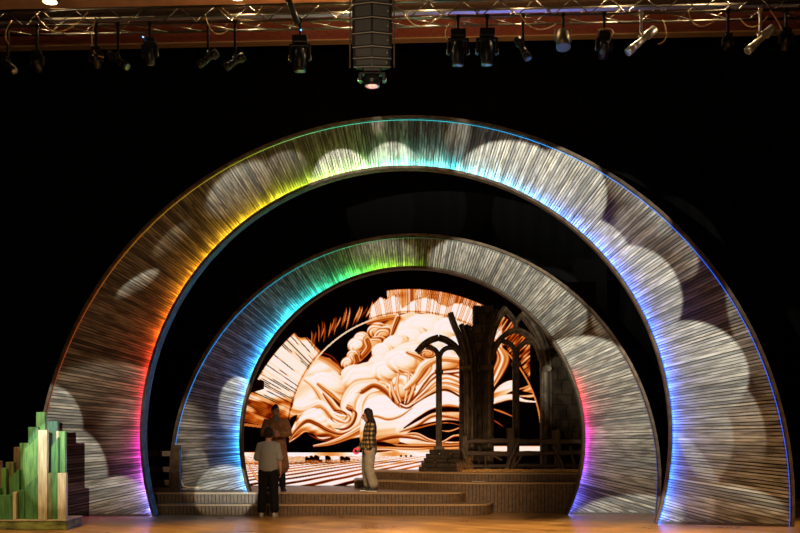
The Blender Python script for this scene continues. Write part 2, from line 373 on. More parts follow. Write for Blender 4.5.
SI_ = [(-30, (.05, .15, 1)), (-12, (.15, .08, 1)), (0, (.8, .02, .8)), (8, (1, .01, .25)), (15, (1, .01, .03)), (21, (.5, .01, .01)), (24, (.0, .0, .0)), (62, (.0, .0, .0)), (85, (.01, .02, .0)), (95, (.25, .6, .03)), (103, (.2, 1, .06)), (112, (.06, 1, .25)), (122, (.03, .9, .7)), (134, (.05, 1.2, 1.9)), (150, (.05, .6, 2.1)), (170, (.05, .55, 2.1)), (200, (.05, .6, 2.))]
SO_ = [(-10, (.05, .05, .3)), (30, (.0, .0, .0)), (85, (.02, .04, .02)), (105, (.05, .25, .12)), (120, (.02, .4, .45)), (140, (.02, .3, .8)), (190, (.02, .25, 1))]
big = arch('rainbow_arch', BIG, 0, 0, 410, BI_, BO_, 75, 1.0, 'large outer plank-clad arch edged with rainbow lights, nearest the audience', .26)
sml = arch('rainbow_arch', SML, .425, 0, 300, SI_, SO_, 62, 1.0, 'smaller inner plank-clad arch framing the cloud screen', .26)
# box post at the small arch's left heel
x0, z1 = at(172, 445, 20.5); x1, _ = at(181, 0, 20.5)
bm = BM(); bx(bm, x0-.2213, x1-.2213, .02-.14, .3, .425, z1); ps = obj('heel_post', bm, M_['rim_wood'], sml); bevel(ps, .01)
# ---------------- LED screen with the cloud picture ----------------
# ---- artwork shown on the big LED screen: x 236..596, y 282..492 picture units ----
AX0, AX1, AY0, AY1, ASS = 236., 596., 282., 492., 2
PI_ = math.pi
def screen_art():
    W = int((AX1-AX0)*ASS); Hh = int((AY1-AY0)*ASS)
    X, Y = np.meshgrid(AX0+(np.arange(W)+.5)/ASS, AY0+(np.arange(Hh)+.5)/ASS)
    V = np.full(X.shape, -.05)
    def vn(x, y, s=0):
        xi = np.floor(x).astype(int); yi = np.floor(y).astype(int); fx = x-xi; fy = y-yi
        fx = fx*fx*(3-2*fx); fy = fy*fy*(3-2*fy)
        h = lambda a, b: ((np.sin(a*127.1+b*311.7+s*74.7)*43758.5453) % 1)
        return (h(xi, yi)*(1-fx)+h(xi+1, yi)*fx)*(1-fy)+(h(xi, yi+1)*(1-fx)+h(xi+1, yi+1)*fx)*fy
    sm = lambda a, b, x: (lambda t: t*t*(3-2*t))(np.clip((x-a)/(b-a), 0, 1))
    def put(mask, val, V=V): V += (val-V)*np.clip(mask, 0, 1)
    def cr(P, n=14):
        P = np.array(P, float); Q = np.vstack([2*P[0]-P[1], P, 2*P[-1]-P[-2]]); out = []
        for i in range(1, len(Q)-2):
            for t in np.arange(n)/n:
                out.append(.5*((2*Q[i])+(Q[i+1]-Q[i-1])*t+(2*Q[i-1]-5*Q[i]+4*Q[i+1]-Q[i+2])*t*t+(3*Q[i]-Q[i-1]-3*Q[i+1]+Q[i+2])*t**3))
        out.append(P[-1]); return np.array(out)
    def box(x0, y0, x1, y1):
        a = max(0, int((x0-AX0)*ASS)); b = min(W, int((x1-AX0)*ASS)+2)
        c = max(0, int((y0-AY0)*ASS)); d = min(Hh, int((y1-AY0)*ASS)+2)
        return (slice(c, d), slice(a, b))
    def blob(cx, cy, rx, ry, rot=0, lx=-.5, ly=-.8, lo=.5, hi=1., st=.07, edge=.3):
        m = max(rx, ry)+2; s = box(cx-m, cy-m, cx+m, cy+m); x = X[s]-cx; y = Y[s]-cy
        r = math.radians(rot); u = (x*math.cos(r)+y*math.sin(r))/rx; v = (-x*math.sin(r)+y*math.cos(r))/ry
        d = np.hypot(u, v); q = -(x*lx+y*ly)/np.hypot(lx, ly)/m
        a = np.arctan2(v, u)
        val = hi-(hi-lo+.18)*sm(-.2, 1.15, q*.95+d*.5)+1.5*st*np.sin(d*17+3*a+4*vn(x*.15, y*.15, cx))*sm(.15, .7, d)
        val -= edge*1.2*sm(.8, 1., d)*sm(-.5, .5, q)+.1*sm(.9, 1, d)
        sub = V[s]; sub += (val-sub)*sm(0, 1, (1-d)*min(rx, ry)*.9)*np.where(q > .2, sm(1., .72, d), 1)
    def rib(P, wd, prof, st=.08, k=5., soft=.8):
        C = cr(P); wv = np.interp(np.linspace(0, 1, len(C)), np.linspace(0, 1, len(wd)), wd); m = max(wd)+2
        s = box(C[:, 0].min()-m, C[:, 1].min()-m, C[:, 0].max()+m, C[:, 1].max()+m); x = X[s]; y = Y[s]
        best = np.full(x.shape, 1e9); sd = np.zeros(x.shape); tt = np.zeros(x.shape); ww = np.ones(x.shape); L = 0
        for i in range(len(C)-1):
            a = C[i]; b = C[i+1]; e = b-a; l2 = max(e@e, 1e-9)
            t = np.clip(((x-a[0])*e[0]+(y-a[1])*e[1])/l2, 0, 1); dx = x-a[0]-t*e[0]; dy = y-a[1]-t*e[1]; d = np.hypot(dx, dy)
            c = d < best; best[c] = d[c]; sd[c] = (np.sign(e[0]*dy-e[1]*dx)*d)[c]; tt[c] = (L+t*math.sqrt(l2))[c]
            ww[c] = (wv[i]+(wv[i+1]-wv[i])*t)[c]; L += math.sqrt(l2)
        q = sd/np.maximum(ww, .2); val = np.interp(q, np.linspace(-1, 1, len(prof)), prof)
        val = val+st*np.sin(q*k*2.4+3*vn(tt*.06, q*1.2, P[0][0]))+st*.8*(vn(tt*.05, q*k*1.3, 3)-.5)
        mask = sm(0, 1, (ww-best)/np.maximum(soft, .5*ww))
        sub = V[s]; sub += (val-sub)*mask
    def poly(P, val, soft=.7, smooth=True):
        Q = cr(list(P)+[P[0]], 6) if smooth else np.array(list(P)+[P[0]], float)
        s = box(Q[:, 0].min()-2, Q[:, 1].min()-2, Q[:, 0].max()+2, Q[:, 1].max()+2); x = X[s]; y = Y[s]
        ins = np.zeros(x.shape, bool); best = np.full(x.shape, 1e9)
        for a, b in zip(Q[:-1], Q[1:]):
            c = ((a[1] > y) != (b[1] > y)) & (x < (b[0]-a[0])*(y-a[1])/((b[1]-a[1]) or 1e-9)+a[0]); ins ^= c
            e = b-a; l2 = max(e@e, 1e-9); t = np.clip(((x-a[0])*e[0]+(y-a[1])*e[1])/l2, 0, 1)
            best = np.minimum(best, np.hypot(x-a[0]-t*e[0], y-a[1]-t*e[1]))
        sd = np.where(ins, best, -best); vv = val(x, y, sd) if callable(val) else val
        sub = V[s]; sub += (vv-sub)*sm(-soft, soft, sd)
    # --- inside the inner arc: pale cloud bank ---
    poly([(288, 445), (290, 405), (300, 378), (318, 357), (330, 358), (344, 372), (372, 340), (372, 322), (411, 312), (455, 320), (492, 342), (520, 372), (545, 420), (552, 455), (288, 455)], lambda x, y, s: .9+.1*np.sin(x*.13+y*.42+5*vn(x*.04, y*.06, 2))-.22*sm(.62, .8, vn(x*.035+y*.02, y*.11-x*.05, 6)), smooth=False)
    poly([(338, 340), (352, 331), (369, 323), (376, 333), (369, 344), (356, 346), (348, 356), (344, 370), (336, 366), (329, 357), (321, 353)], -.05, smooth=False)
    rib([(316, 357), (326, 361), (336, 368), (344, 376)], [3.5, 5, 6, 4], [.25, .5, .62, .75, .95], .05)
    rib([(320, 352), (331, 356), (338, 363), (341, 369)], [1, 1.3, 1, .5], [.05, .3, .05])
    rib([(300, 377), (310, 384), (318, 393), (326, 408), (330, 416)], [2, 2.5, 5, 7, 5], [1, .95, .8, .6, .75, .95], .08)
    # tower of folds
    blob(378, 313, 14, 15, 10, lo=.45); blob(392, 306, 15, 12, 0, lo=.55)
    rib([(368, 322), (382, 318), (396, 316)], [4, 5, 4], [.95, .75, .45, .2], .1)
    blob(377, 331, 11, 9, -20, lo=.1, hi=.8, st=.14); blob(384, 335, 12, 9, -35, lo=.15, hi=.75, st=.16)
    rib([(398, 318), (394, 328), (390, 340)], [4, 4, 2], [.5, .25, .6, .9], .15)
    blob(375, 344, 15, 8, -20, lo=.1, hi=.75, st=.16)
    blob(362, 339, 9, 8, 0, lo=.3, hi=.9); blob(357, 346, 10, 9.5, 10, lo=.45, st=.12); rib([(367, 340), (369, 348), (362, 357), (355, 362)], [5, 6, 5, 3], [.9, .6, .35, .7, .2], .12)
    blob(354, 356, 8, 7, 0, lo=.2, hi=.85, st=.12); blob(348, 363, 8, 7, -20, lo=.3, hi=.9, st=.12); rib([(356, 356), (357, 363), (350, 371), (341, 374)], [4, 5, 4, 3], [.85, .5, .3, .6, .15], .12)
    rib([(357, 367), (366, 360), (372, 352)], [3, 3.5, 2], [-.05, .05, .2], .05)
    # heads of the main mass
    for a in [(428, 326, 26, 13, 0, .8), (452, 330, 20, 14, 0, .8), (411, 337, 19, 12, -8, .78), (437, 342, 22, 13, 0, .75), (396, 343, 15, 9, -12, .68), (462, 348, 20, 14, 0, .75),
              (411, 353, 24, 12, -14, .66), (383, 352, 12, 10, 0, .7), (445, 360, 20, 14, 0, .62), (380, 361, 13, 8, -18, .5), (409, 366, 17, 12, 0, .72), (360, 376, 20, 12, 8, .62), (333, 384, 24, 11, 18, .74), (386, 374, 21, 15, 12, .7)]:
        blob(a[0], a[1], a[2], a[3], a[4], lo=a[5], st=.03, edge=.22)
    rib([(379, 367), (386, 365), (392, 360), (399, 357)], [1, 2.4, 2, .6], [.9, .3, .12, .6], .05)
    # downward folds in the centre
    blob(366, 377, 26, 15, -14, lo=.62, st=.06); blob(389, 371, 19, 13, 10, lo=.6, st=.06); blob(405, 362, 22, 14, 15, lo=.62, st=.05)
    rib([(352, 392), (366, 386), (382, 386), (394, 393)], [3, 6, 7, 5], [.98, .85, .6, .35, .5], .16)
    rib([(408, 352), (424, 358), (430, 368), (418, 384)], [3, 6, 7, 4], [.98, .9, .7, .45, .3], .14)
    rib([(400, 370), (410, 376), (412, 388)], [2, 4, 4], [.95, .7, .35, .55], .14)
    rib([(318, 384), (330, 394), (340, 403), (352, 408)], [3, 6, 7, 5], [1, .85, .6, .45, .8, 1], .12)
    rib([(333, 398), (341, 406), (350, 411), (356, 407)], [1, 3, 3.5, 1.5], [.7, .25, .05, .3], .1)
    rib([(324, 394), (330, 401), (338, 410), (350, 413)], [2, 4, 4, 2], [.95, .8, .4, .1], .08)
    rib([(374, 383), (357, 386), (347, 396), (343, 408), (350, 415), (350, 423), (341, 427)], [7, 8, 6.5, 3.6, 2.5, 3, 2], [1, 1, .95, .8, .3], .05)
    rib([(383, 386), (367, 391), (359, 402), (357, 416), (350, 428), (337, 436)], [6, 6, 7, 7, 6, 4], [.35, .75, 1, .95, .6, .9], .1)
    rib([(352, 409), (356, 414), (352, 424), (344, 429), (333, 428)], [.5, 2.2, 2.5, 2, .5], [.7, .2, .4, .9], .08)
    blob(340, 417, 12, 7.5, 12, 0, 1, lo=.35, hi=.8, st=.16); rib([(329, 409), (337, 414), (346, 416)], [1, 1.6, 1], [.9, 1, .7], 0)
    rib([(292, 407), (303, 409), (318, 404), (326, 408), (334, 417), (344, 422)], [8, 7, 6, 4, 3, 1], [1, 1, .85, .55, .25], .07)
    rib([(289, 416), (299, 417), (309, 410)], [6, 5, 2], [.85, .75, .55, .3, .05], .1)
    poly([(287, 420), (297, 415), (293, 426), (287, 436)], -.05)
    # rolling wave at left
    poly([(287, 443), (293, 433), (298, 420), (306, 411), (315, 408), (323, 414), (332, 427), (342, 433), (358, 424), (366, 414), (366, 430), (345, 439), (330, 444), (312, 446), (322, 440), (331, 437), (318, 437), (306, 431), (297, 436)],
         lambda x, y, s: 1.02-.55*sm(0, 1, 1-s/9)*sm(412, 436, y)-.3*sm(424, 442, y)+.09*np.sin((y+.35*x)*.9+2*vn(x*.1, y*.1)))
    rib([(288, 441), (297, 429), (307, 421), (317, 424), (327, 430), (340, 434), (352, 430)], [1.5, 2.5, 4, 4, 4, 2.5, 1], [.95, .7, .4, .25, .6, .85], .12)
    poly([(287, 444), (298, 437), (305, 432), (313, 434), (320, 439), (332, 439), (324, 443), (313, 446), (330, 445), (345, 440), (366, 437), (396, 441), (412, 447), (396, 450), (366, 453), (287, 454)], -.05)
    rib([(308, 434), (318, 439), (330, 440), (342, 437)], [.6, 1.2, 1.2, .5], [.3, .35, .2], .05)
    rib([(314, 446), (330, 443), (346, 437), (360, 429), (375, 420)], [1.4, 3, 4.5, 5, 5], [.5, .9, .7, .5, .45, .35], .1)
    # centre cone and big pale wave right of the walker
    rib([(362, 391), (374, 385), (386, 391), (394, 402)], [4, 4, 4, 2], [.9, .75, .4, .3, .15], .1)
    blob(402, 391, 14, 19, 8, -.3, -.8, lo=.3, hi=.85, st=.16)
    for p in [[(398, 374), (397, 388), (402, 407)], [(409, 374), (407, 390), (404, 407)], [(391, 382), (394, 394), (401, 408)], [(417, 376), (412, 392), (405, 409)]]:
        rib(p, [2, 2.2, .8], [.3, .85, .5], .1)
    poly([(362, 415), (366, 402), (376, 396), (386, 396), (396, 405), (405, 410), (416, 405), (428, 396), (446, 392), (465, 401), (465, 406), (446, 404), (430, 410), (412, 420), (396, 428), (398, 444), (362, 444)],
         lambda x, y, s: 1.02-.45*sm(418, 442, y)+.05*np.sin(y*.9+x*.1))
    rib([(362, 416), (376, 416), (388, 419), (400, 416), (412, 408)], [1, 2, 2.5, 2, 1], [.95, .75, .45, .7], .08)
    rib([(400, 404), (408, 406), (418, 397), (427, 385), (438, 374), (465, 370)], [2, 3.5, 4, 4.5, 4, 3], [-.05, .1, .95, .8, -.05, .05], .1)
    rib([(412, 402), (424, 391), (434, 381), (446, 376), (466, 382)], [1, 2.5, 4, 4, 4], [.3, .1, .95, .9, .45, .05], .08)
    rib([(413, 404), (428, 393), (444, 385), (466, 392)], [.8, 2.5, 4, 5], [.15, .55, .9, .6, .2], .1)
    rib([(412, 406), (430, 395), (446, 390), (466, 400)], [.5, 1.2, 1.6, 1.4], [.2, .1, .4], .05)
    rib([(406, 388), (416, 378), (424, 366), (440, 358), (466, 360)], [3, 5, 6, 5, 5], [1, .98, .75, .5, .2], .07)
    blob(428, 354, 9, 5.5, 5, 0, -1, lo=.35, hi=.7, st=.15)
    # layered dunes
    rib([(404, 428), (418, 419), (432, 411), (446, 409), (466, 410)], [1, 2.5, 3, 4, 3], [.5, .0, -.05, .15], .04)
    rib([(400, 432), (416, 427), (432, 417), (446, 417), (466, 421)], [1, 3, 2.5, 3, 2], [.8, .5, .3, .8, .45], .12)
    poly([(406, 434), (418, 426), (432, 422), (450, 420), (466, 424), (466, 440), (440, 441), (420, 436)], -.05)
    rib([(400, 432), (418, 428), (434, 424), (450, 423), (466, 427)], [.7, 1.2, 1.4, .8, .6], [.3, .55, .2], .08)
    rib([(438, 430), (450, 431), (466, 425)], [.6, 1.2, 1], [.6, .7, .3], .08)
    rib([(400, 435), (416, 434), (430, 440), (442, 442), (454, 436), (466, 436)], [1, 2, 1.6, 1.4, 1.6, 1.3], [.7, .8, .4, .15], .1)
    rib([(376, 440), (396, 436), (416, 438), (432, 442), (466, 444)], [3, 3, 2, 1, 1], [.75, .6, .25, .0], .1)
    rib([(366, 447), (390, 447), (420, 448), (466, 447)], [5, 4.5, 5, 5], [.1, .5, .3, .65, .7, .85], .16)
    rib([(374, 443), (384, 444), (396, 446)], [2, 3, 1], [.1, -.02, .1], .05)
    # --- seen through the right window ---
    poly([(486, 300), (560, 300), (565, 455), (486, 455)], -.05, smooth=False)
    rib([(497, 345), (503, 358), (498, 372), (491, 386)], [4, 9, 8, 5], [.2, .5, .85, .5, .3], .2)
    rib([(515, 330), (522, 345), (533, 355)], [4, 3, 1.5], [.1, .45, .1], .2); rib([(530, 344), (541, 350)], [2, 1], [.2, .4, .1], .1)
    poly([(490, 400), (497, 388), (508, 381), (518, 381), (518, 388), (508, 393), (500, 400)], lambda x, y, s: .98-.5*sm(386, 399, y)+.1*np.sin(y*1.2+x*.4))
    poly([(522, 391), (530, 384), (542, 376), (542, 371), (546, 390), (534, 393)], lambda x, y, s: .95-.4*sm(382, 392, y)+.1*np.sin(y*1.4+x*.6))
    rib([(517, 390), (530, 385), (545, 372)], [1, 1.4, 1.6], [.4, .7, .3]); rib([(520, 396), (532, 396), (546, 392)], [1, 2, 1.8], [.6, .8, .35], .1)
    rib([(488, 404), (500, 399), (512, 397), (526, 401), (545, 402)], [3, 4.5, 4, 1.6, .8], [.6, .95, 1, .8, .45], .06)
    rib([(490, 408), (502, 412), (514, 417)], [1, 1.6, .8], [.3, .6, .2]); rib([(490, 418), (498, 423), (504, 427)], [.7, 1.2, .5], [.2, .45, .1])
    # --- ring band, planked, cut by radial lines ---
    RX, RY = X-410., Y-463.; ro = np.hypot(RX, RY); rin = np.hypot((X-412)*np.where(X > 412, .95, 1), Y-436.); ang = np.degrees(np.arctan2(RX, -RY))
    ring = sm(-.6, .6, 174-ro)*sm(-.6, .6, rin-123)
    cell = np.floor(ang*1.7); h1 = (np.sin(cell*91.7)*43758.5) % 1; fr = (ang*1.7) % 1
    T = np.full(X.shape, -.05); keep = V.copy()
    left = sm(345, 352, Y+0*X)*0+1
    # pale planks lower left, brown below
    pale = .97-.15*h1-.95*(h1 > .5)*(np.abs(fr-.5) < .3)*sm(.3, .75, vn(ro*.09, cell*1.))
    pale -= .45*sm(380, 400, Y)*sm(.35, .8, vn(X*.06+9, Y*.09)); pale -= .25*sm(395, 430, Y)
    edgeL = 331+(X-293)*.62+2.5*np.sin(X*.3)
    T = np.where((X < 330) & (Y > edgeL), pale-.4*sm(4, 0, Y-edgeL), T)
    yb = 397+.22*(X-262)+3*np.sin(X*.17); low = .5-.35*vn(X*.16+.12*Y, Y*.3-X*.12, 5)+.5*sm(.5, .85, vn(X*.06+.02*Y, Y*.16-X*.05, 7))-.3*(h1 > .6)*(fr < .3)
    T = np.where(X < 296, T+(low-T)*sm(-5, 5, Y-yb), T)
    T = np.where((X < 264) & (Y > 378+(X-250)*.2) & (Y < 389+(264-X)*.3), -.02, T)
    T = np.where((X < 296) & (Y > 421+.18*(X-240)) & (Y < 452), np.where(np.abs(Y-424-.12*(X-240)) < 1.3, .5, -.05), T)
    # strands over the gap
    T0 = V.copy(); V[:] = T
    for i in range(30):
        q = i/29.; a = -38+26*q+1.1*math.sin(i*5.1); r0 = 146+7*abs(math.sin(i*2.3)); r1 = 169-7*abs(math.sin(i*1.7+1)); pp = []
        for t in (0, .35, .7, 1): th = math.radians(a-4.2*(1-t)**1.5+1.5); rr = r0+(r1-r0)*t; pp.append((410+rr*math.sin(th), 463-rr*math.cos(th)))
        b = .35+.6*abs(math.sin(i*1.31))*(.4+.6*q)
        rib(pp, [.3, .9+.5*abs(math.sin(i*3.7)), 1.1, .3], [.15, b, b*.6, .05], .06)
    T = V.copy(); V[:] = T0
    # top band with clouds
    cl = np.interp(X, [366, 372, 380, 386, 392, 398, 402, 410, 418, 426, 434, 441, 448, 454, 462, 470, 476, 484, 500], [330, 305, 297, 299, 295, 296, 308, 302, 298, 297, 299, 304, 306, 303, 303, 306, 312, 318, 330])
    st = (h1 > .45)*(np.abs(fr-.5) < .3)
    top = np.where(Y > cl, 1-.05*h1-.3*st-.35*sm(2, 0, Y-cl), .3+.5*h1-.3*st+.25*vn(X*.1, Y*.2))
    T = np.where((X > 387) | ((X > 366) & (Y > cl)), top, T); T = np.where(X > 502, np.where(X > 530, -.05, .9*vn(ang*2.4, ro*.14)-.12), T)
    V[:] = keep*(1-ring)+T*ring
    V[(ro > 174.6) & (Y < 452)] = -.05
    V -= .35*np.exp(-((rin-124.5)/1.)**2)*(ring > 0)*((X < 330) | (X > 366))
    V[:] = np.where((np.abs(rin-122.8) < .75) & (X > 290) & (X < 372) & (Y < 400), .8, V)
    V[:] = np.where((np.abs(rin-122.8) < .7) & (X > 500) & (Y > 335) & (Y < 425), np.maximum(V, .55), V)
    # --- plain with furrows ---
    g = Y > 452.5; dep = np.clip((Y-452.5)/34, 0, 1)
    k = (X-520)/np.maximum(Y-441., 1); fu = np.sin(k*9+1.5*vn(X*.03, Y*.2, 8))*.5+.5; fu2 = vn(k*2.3, Y*.05, 9)
    fur = 1.0-sm(.35, .8, fu)*(.25+.85*dep)*(.35+.8*fu2)
    fur -= .25*sm(.55, .8, vn(X*.04, Y*.5, 4))*(1-dep); fur = np.where(Y < 456, .85-.25*np.sin(X*.1), fur)
    V[:] = np.where(g, fur, V)
    V[:] = np.where((np.abs(Y-463+.012*(X-300)) < .8) & g, V-.3, V); V[:] = np.where(g & (X > 470) & (Y > 453), -.05, V)
    poly([(486, 446), (548, 446), (548, 451.5), (486, 451.5)], .92, smooth=False)
    rib([(244, 456), (250, 467), (258, 480)], [1, 1.3, 1.6], [.2, .8, .1], 0); rib([(249, 456), (258, 470), (268, 484)], [.6, .9, 1.2], [.1, .9, .1], 0)
    for x0, w, hh in [(305, 4, 4), (309.5, 4, 5), (314, 4.5, 5.5), (318.8, 3, 4), (325, 5, 5), (340, 4.5, 4.5), (345, 4.5, 4.2)]:   # distant herd and wagons
        poly([(x0, 460), (x0+.3, 461.2-hh), (x0+w*.5, 460.7-hh), (x0+w*1.1, 461.2-hh*.8), (x0+w*1.15, 459.5), (x0+w*.9, 460)], -.05, .4)
        for lx in (.15, .4, .7, 1.): poly([(x0+w*lx-.3, 459.5), (x0+w*lx+.4, 459.5), (x0+w*lx+.3, 461.9), (x0+w*lx-.2, 461.9)], -.05, .4, False)
    for x0 in (319.5, 333): poly([(x0, 459.5), (x0, 457), (x0+2, 455.8), (x0+5, 456.2), (x0+6, 459.5)], 1, .5, False)
    for x0 in (400, 405, 410): poly([(x0, 457), (x0, 455), (x0+2, 455), (x0+2, 457)], .1, .4, False)
    V = V-.09*np.sin(PI_*np.clip(V, 0, 1))
    V = np.clip(V, -.05, 1.05)
    xs = [-.05, .06, .2, .36, .52, .69, .84, 1.02]
    lin = lambda c: ((np.array(c)/255.)**2.2)
    cols = np.array([lin(c) for c in [(10, 5, 4), (40, 12, 4), (118, 34, 6), (186, 80, 20), (232, 142, 66), (250, 196, 140), (254, 230, 206), (255, 238, 238)]])
    return np.stack([np.interp(V, xs, cols[:, i]) for i in range(3)], -1)
ART = screen_art()
SY = 22.9; Z2S = .42
def screen():
    hh, ww, _ = ART.shape; k = SY/F_PX
    xs = (AX0-400+np.arange(ww+1)/ASS)*k; zs = EYE+(HOR-(AY0+np.arange(hh+1)/ASS))*k
    keep = int((485.5-AY0)*ASS)                  # the picture ends at the deck
    Xg, Zg = np.meshgrid(xs, zs[:keep+1]); V = np.stack([Xg.ravel(), np.full(Xg.size, SY), Zg.ravel()], 1)
    i, j = np.meshgrid(np.arange(keep), np.arange(ww), indexing='ij'); a = (i*(ww+1)+j).ravel()
    Fc = np.stack([a, a+ww+1, a+ww+2, a+1], 1)
    me = bpy.data.meshes.new('display_panel'); me.vertices.add(len(V)); me.vertices.foreach_set('co', V.ravel())
    me.loops.add(Fc.size); me.loops.foreach_set('vertex_index', Fc.ravel()); me.polygons.add(len(Fc)); me.polygons.foreach_set('loop_start', np.arange(0, Fc.size, 4)); me.update(calc_edges=True)
    ca = me.color_attributes.new('picture', 'FLOAT_COLOR', 'CORNER'); col = np.repeat(np.concatenate([ART[:keep].reshape(-1, 3), np.ones((keep*ww, 1))], 1), 4, 0)
    ca.data.foreach_set('color', col.ravel().astype(np.float32))
    m = bpy.data.materials.new('screen_picture'); m.use_nodes = True; nt = m.node_tree; N = nt.nodes; L = nt.links
    for n in list(N): N.remove(n)
    at_ = N.new('ShaderNodeAttribute'); at_.attribute_name = 'picture'; e = N.new('ShaderNodeEmission'); e.inputs[1].default_value = 1.0
    o_ = N.new('ShaderNodeOutputMaterial'); L.new(at_.outputs['Color'], e.inputs[0]); L.new(e.outputs[0], o_.inputs[0]); me.materials.append(m)
    m.cycles.emission_sampling = 'NONE'
    root = empty('led_screen', (0, 0, 0), 0, 'wide stage screen showing swirling orange and white clouds over a plain', 'screen')
    o = bpy.data.objects.new('display_panel', me); C.objects.link(o); o.parent = root
    bm = BM(); z0 = float(zs[keep]); bx(bm, xs[0]-.25, xs[-1]+.25, SY+.012, SY+.16, Z2S+.001, zs[0]+.5); obj('screen_casing', bm, M_['black_cloth'], root)
    return z0
screen()

# ---------------- stepped platforms ----------------
def arc_pts(pts, n=6):                          # Catmull-Rom through plan points
    P = [Vector((*p, 0)) for p in pts]; Q = [2*P[0]-P[1]]+P+[2*P[-1]-P[-2]]; out = []
    for i in range(1, len(Q)-2):
        for t in [k/n for k in range(n)]:
            out.append(.5*((2*Q[i])+(Q[i+1]-Q[i-1])*t+(2*Q[i-1]-5*Q[i]+4*Q[i+1]-Q[i+2])*t*t+(3*Q[i]-Q[i-1]-3*Q[i+1]+Q[i+2])*t**3))
    out.append(P[-1]); return [(p.x, p.y) for p in out]
def platform(front, back, z0, z1, label, zlow=None):
    """front: plan line with its slatted face; back: closing points."""
    zl = z0 if zlow is None else zlow
    cx = sum(p[0] for p in front)/len(front); root = empty('stage_platform', (cx, front[len(front)//2][1], z0), 0, label, 'platform', 'stepped stage platforms')
    sh = lambda p: (p[0]-root.location.x, p[1]-root.location.y)
    fr = [sh(p) for p in front]; bk = [sh(p) for p in back]
    bm = BM(); prism(bm, fr+bk, 0, z1-z0-.02, 'z'); obj('platform_body', bm, M_['slat_gap'], root)
    bm = BM(); prism(bm, fr+bk, z1-z0-.02, z1-z0, 'z'); obj('deck_board', bm, M_['tread'], root)
    bm = BM(); bn = BM(); pit = .072; carry = 0
    for a, b in zip(fr, fr[1:]):
        d = Vector((b[0]-a[0], b[1]-a[1], 0)); L_ = d.length
        if L_ < 1e-5: continue
        ang = math.atan2(d.y, d.x); s = carry
        while s < L_-.0:
            M = Matrix.Translation((a[0]+d.x/L_*s, a[1]+d.y/L_*s, 0)) @ Matrix.Rotation(ang, 4, 'Z')
            bx(bm, 0, min(pit*.8, .058), -.018, 0, .005, z1-z0-.035, M); s += pit
        carry = s-L_
        M = Matrix.Translation((a[0], a[1], 0)) @ Matrix.Rotation(ang, 4, 'Z'); bx(bn, 0, L_, -.03, .02, z1-z0-.03, z1-z0+.003, M)
    obj('slatted_riser', bm, M_['slat'], root); obj('nosing', bn, M_['nosing'], root)
    return root
Z1, Z2, Z3, Z4 = .21, .42, .6, .78
L3 = arc_pts([(-.95, 21.95), (-.6, 21.85), (0, 21.5), (.6, 21.1), (1.2, 20.87), (1.9, 20.78), (4.6, 20.78)])
L4 = arc_pts([(-.55, 22.25), (-.2, 22.1), (.3, 21.75), (.9, 21.4), (1.6, 21.2), (2.2, 21.14), (4.6, 21.14)])
L2 = [(-5.2, 20.45)]+arc_pts([(.6, 20.45), (.95, 20.47), (1.18, 20.58), (1.3, 20.82)])
L1 = [(-5.2, 20.15)]+arc_pts([(1.2, 20.15), (1.5, 20.19), (1.72, 20.32), (1.84, 20.74)])
BACK = 23.15
platform([(-.95, BACK-.29), ]+L3, [(4.6, BACK-.29)], 0, Z3, 'dark slatted platform right of the walker, its tall face reaching the stage floor')
platform([(-.55, BACK-.29)]+L4, [(4.6, BACK-.29)], Z3+.001, Z4, 'topmost slatted platform, carrying the gothic ruin')
l3in = [p for p in L3 if p[0] < 1.28][::-1]
platform(L2, [(x, y-.02) for x, y in l3in if x < 1.2]+[(-.97, BACK), (-6.2, BACK), (-6.2, 21.2), (-5.2, 21.2)], 0, Z2, 'wide middle deck on which the checked-shirt woman stands')
platform(L1, [(1.84, 20.75)]+[(x+.0, y-.03) for x, y in L3 if 1.3 < x < 1.8][::-1]+[(x+.02, y-.03) for x, y in L2[::-1]], 0, Z1, 'lowest slatted step along the stage floor, behind the grey-shirted person')
# strip of white tape on the third level
bm = BM(); x, _ = at(472, 482, 21.05); bx(bm, x, x+.26, 21.0, 21.05, Z3+.004, Z3+.012)
tag(obj('tape_strip', bm, mat('tape_white', (.7, .66, .62), .6)), 'short white tape strip on the edge of the dark slatted platform', 'tape')

# ---------------- gothic ruin ----------------
RY = 22.05; RX0, _ = at(500, 0, RY)
ruin = empty('gothic_ruin', (RX0, RY, Z4), 0, 'dark broken gothic window ruin with pointed tracery on the top platform', 'ruin')
def rp(px, py): x, z = at(px, py, RY); return x-RX0, z-Z4
BZ = .001
def blocks(px0, px1, ytop, y0, y1, nm, seed, bw=9, bh=8.5, jag=None, m='stone'):
    r = random.Random(seed); bm = BM(); z = 0.0; x0, _ = rp(px0, 0); x1, _ = rp(px1, 0); _, zt = rp(0, ytop); k = RY/F_PX; row = 0
    while z < zt-.02:
        h = min(bh*k*r.uniform(.8, 1.25), zt-z); x = x0; first = True
        while x < x1-.01:
            w_ = bw*k*r.uniform(.7, 1.4)*(.5 if first and row % 2 else 1); e = min(x+w_, x1)
            if x1-e < .05: e = x1
            top = jag((x+e)/2) if jag else 9
            if z < top:
                o = r.uniform(0, .035); bx(bm, x+.006, e-.006, y0-o, y1, z+BZ+.005, z+h-.005)
            x = e; first = False
        z += h; row += 1
    bx(bm, x0+.012, x1-.012, y0+.03, y1-.02, BZ, min(zt, 9 if not jag else min(jag(x0+.05), jag(x1-.05), jag((x0+x1)/2)))-.03)
    return bevel(obj(nm, bm, M_[m], ruin), .012, 1)
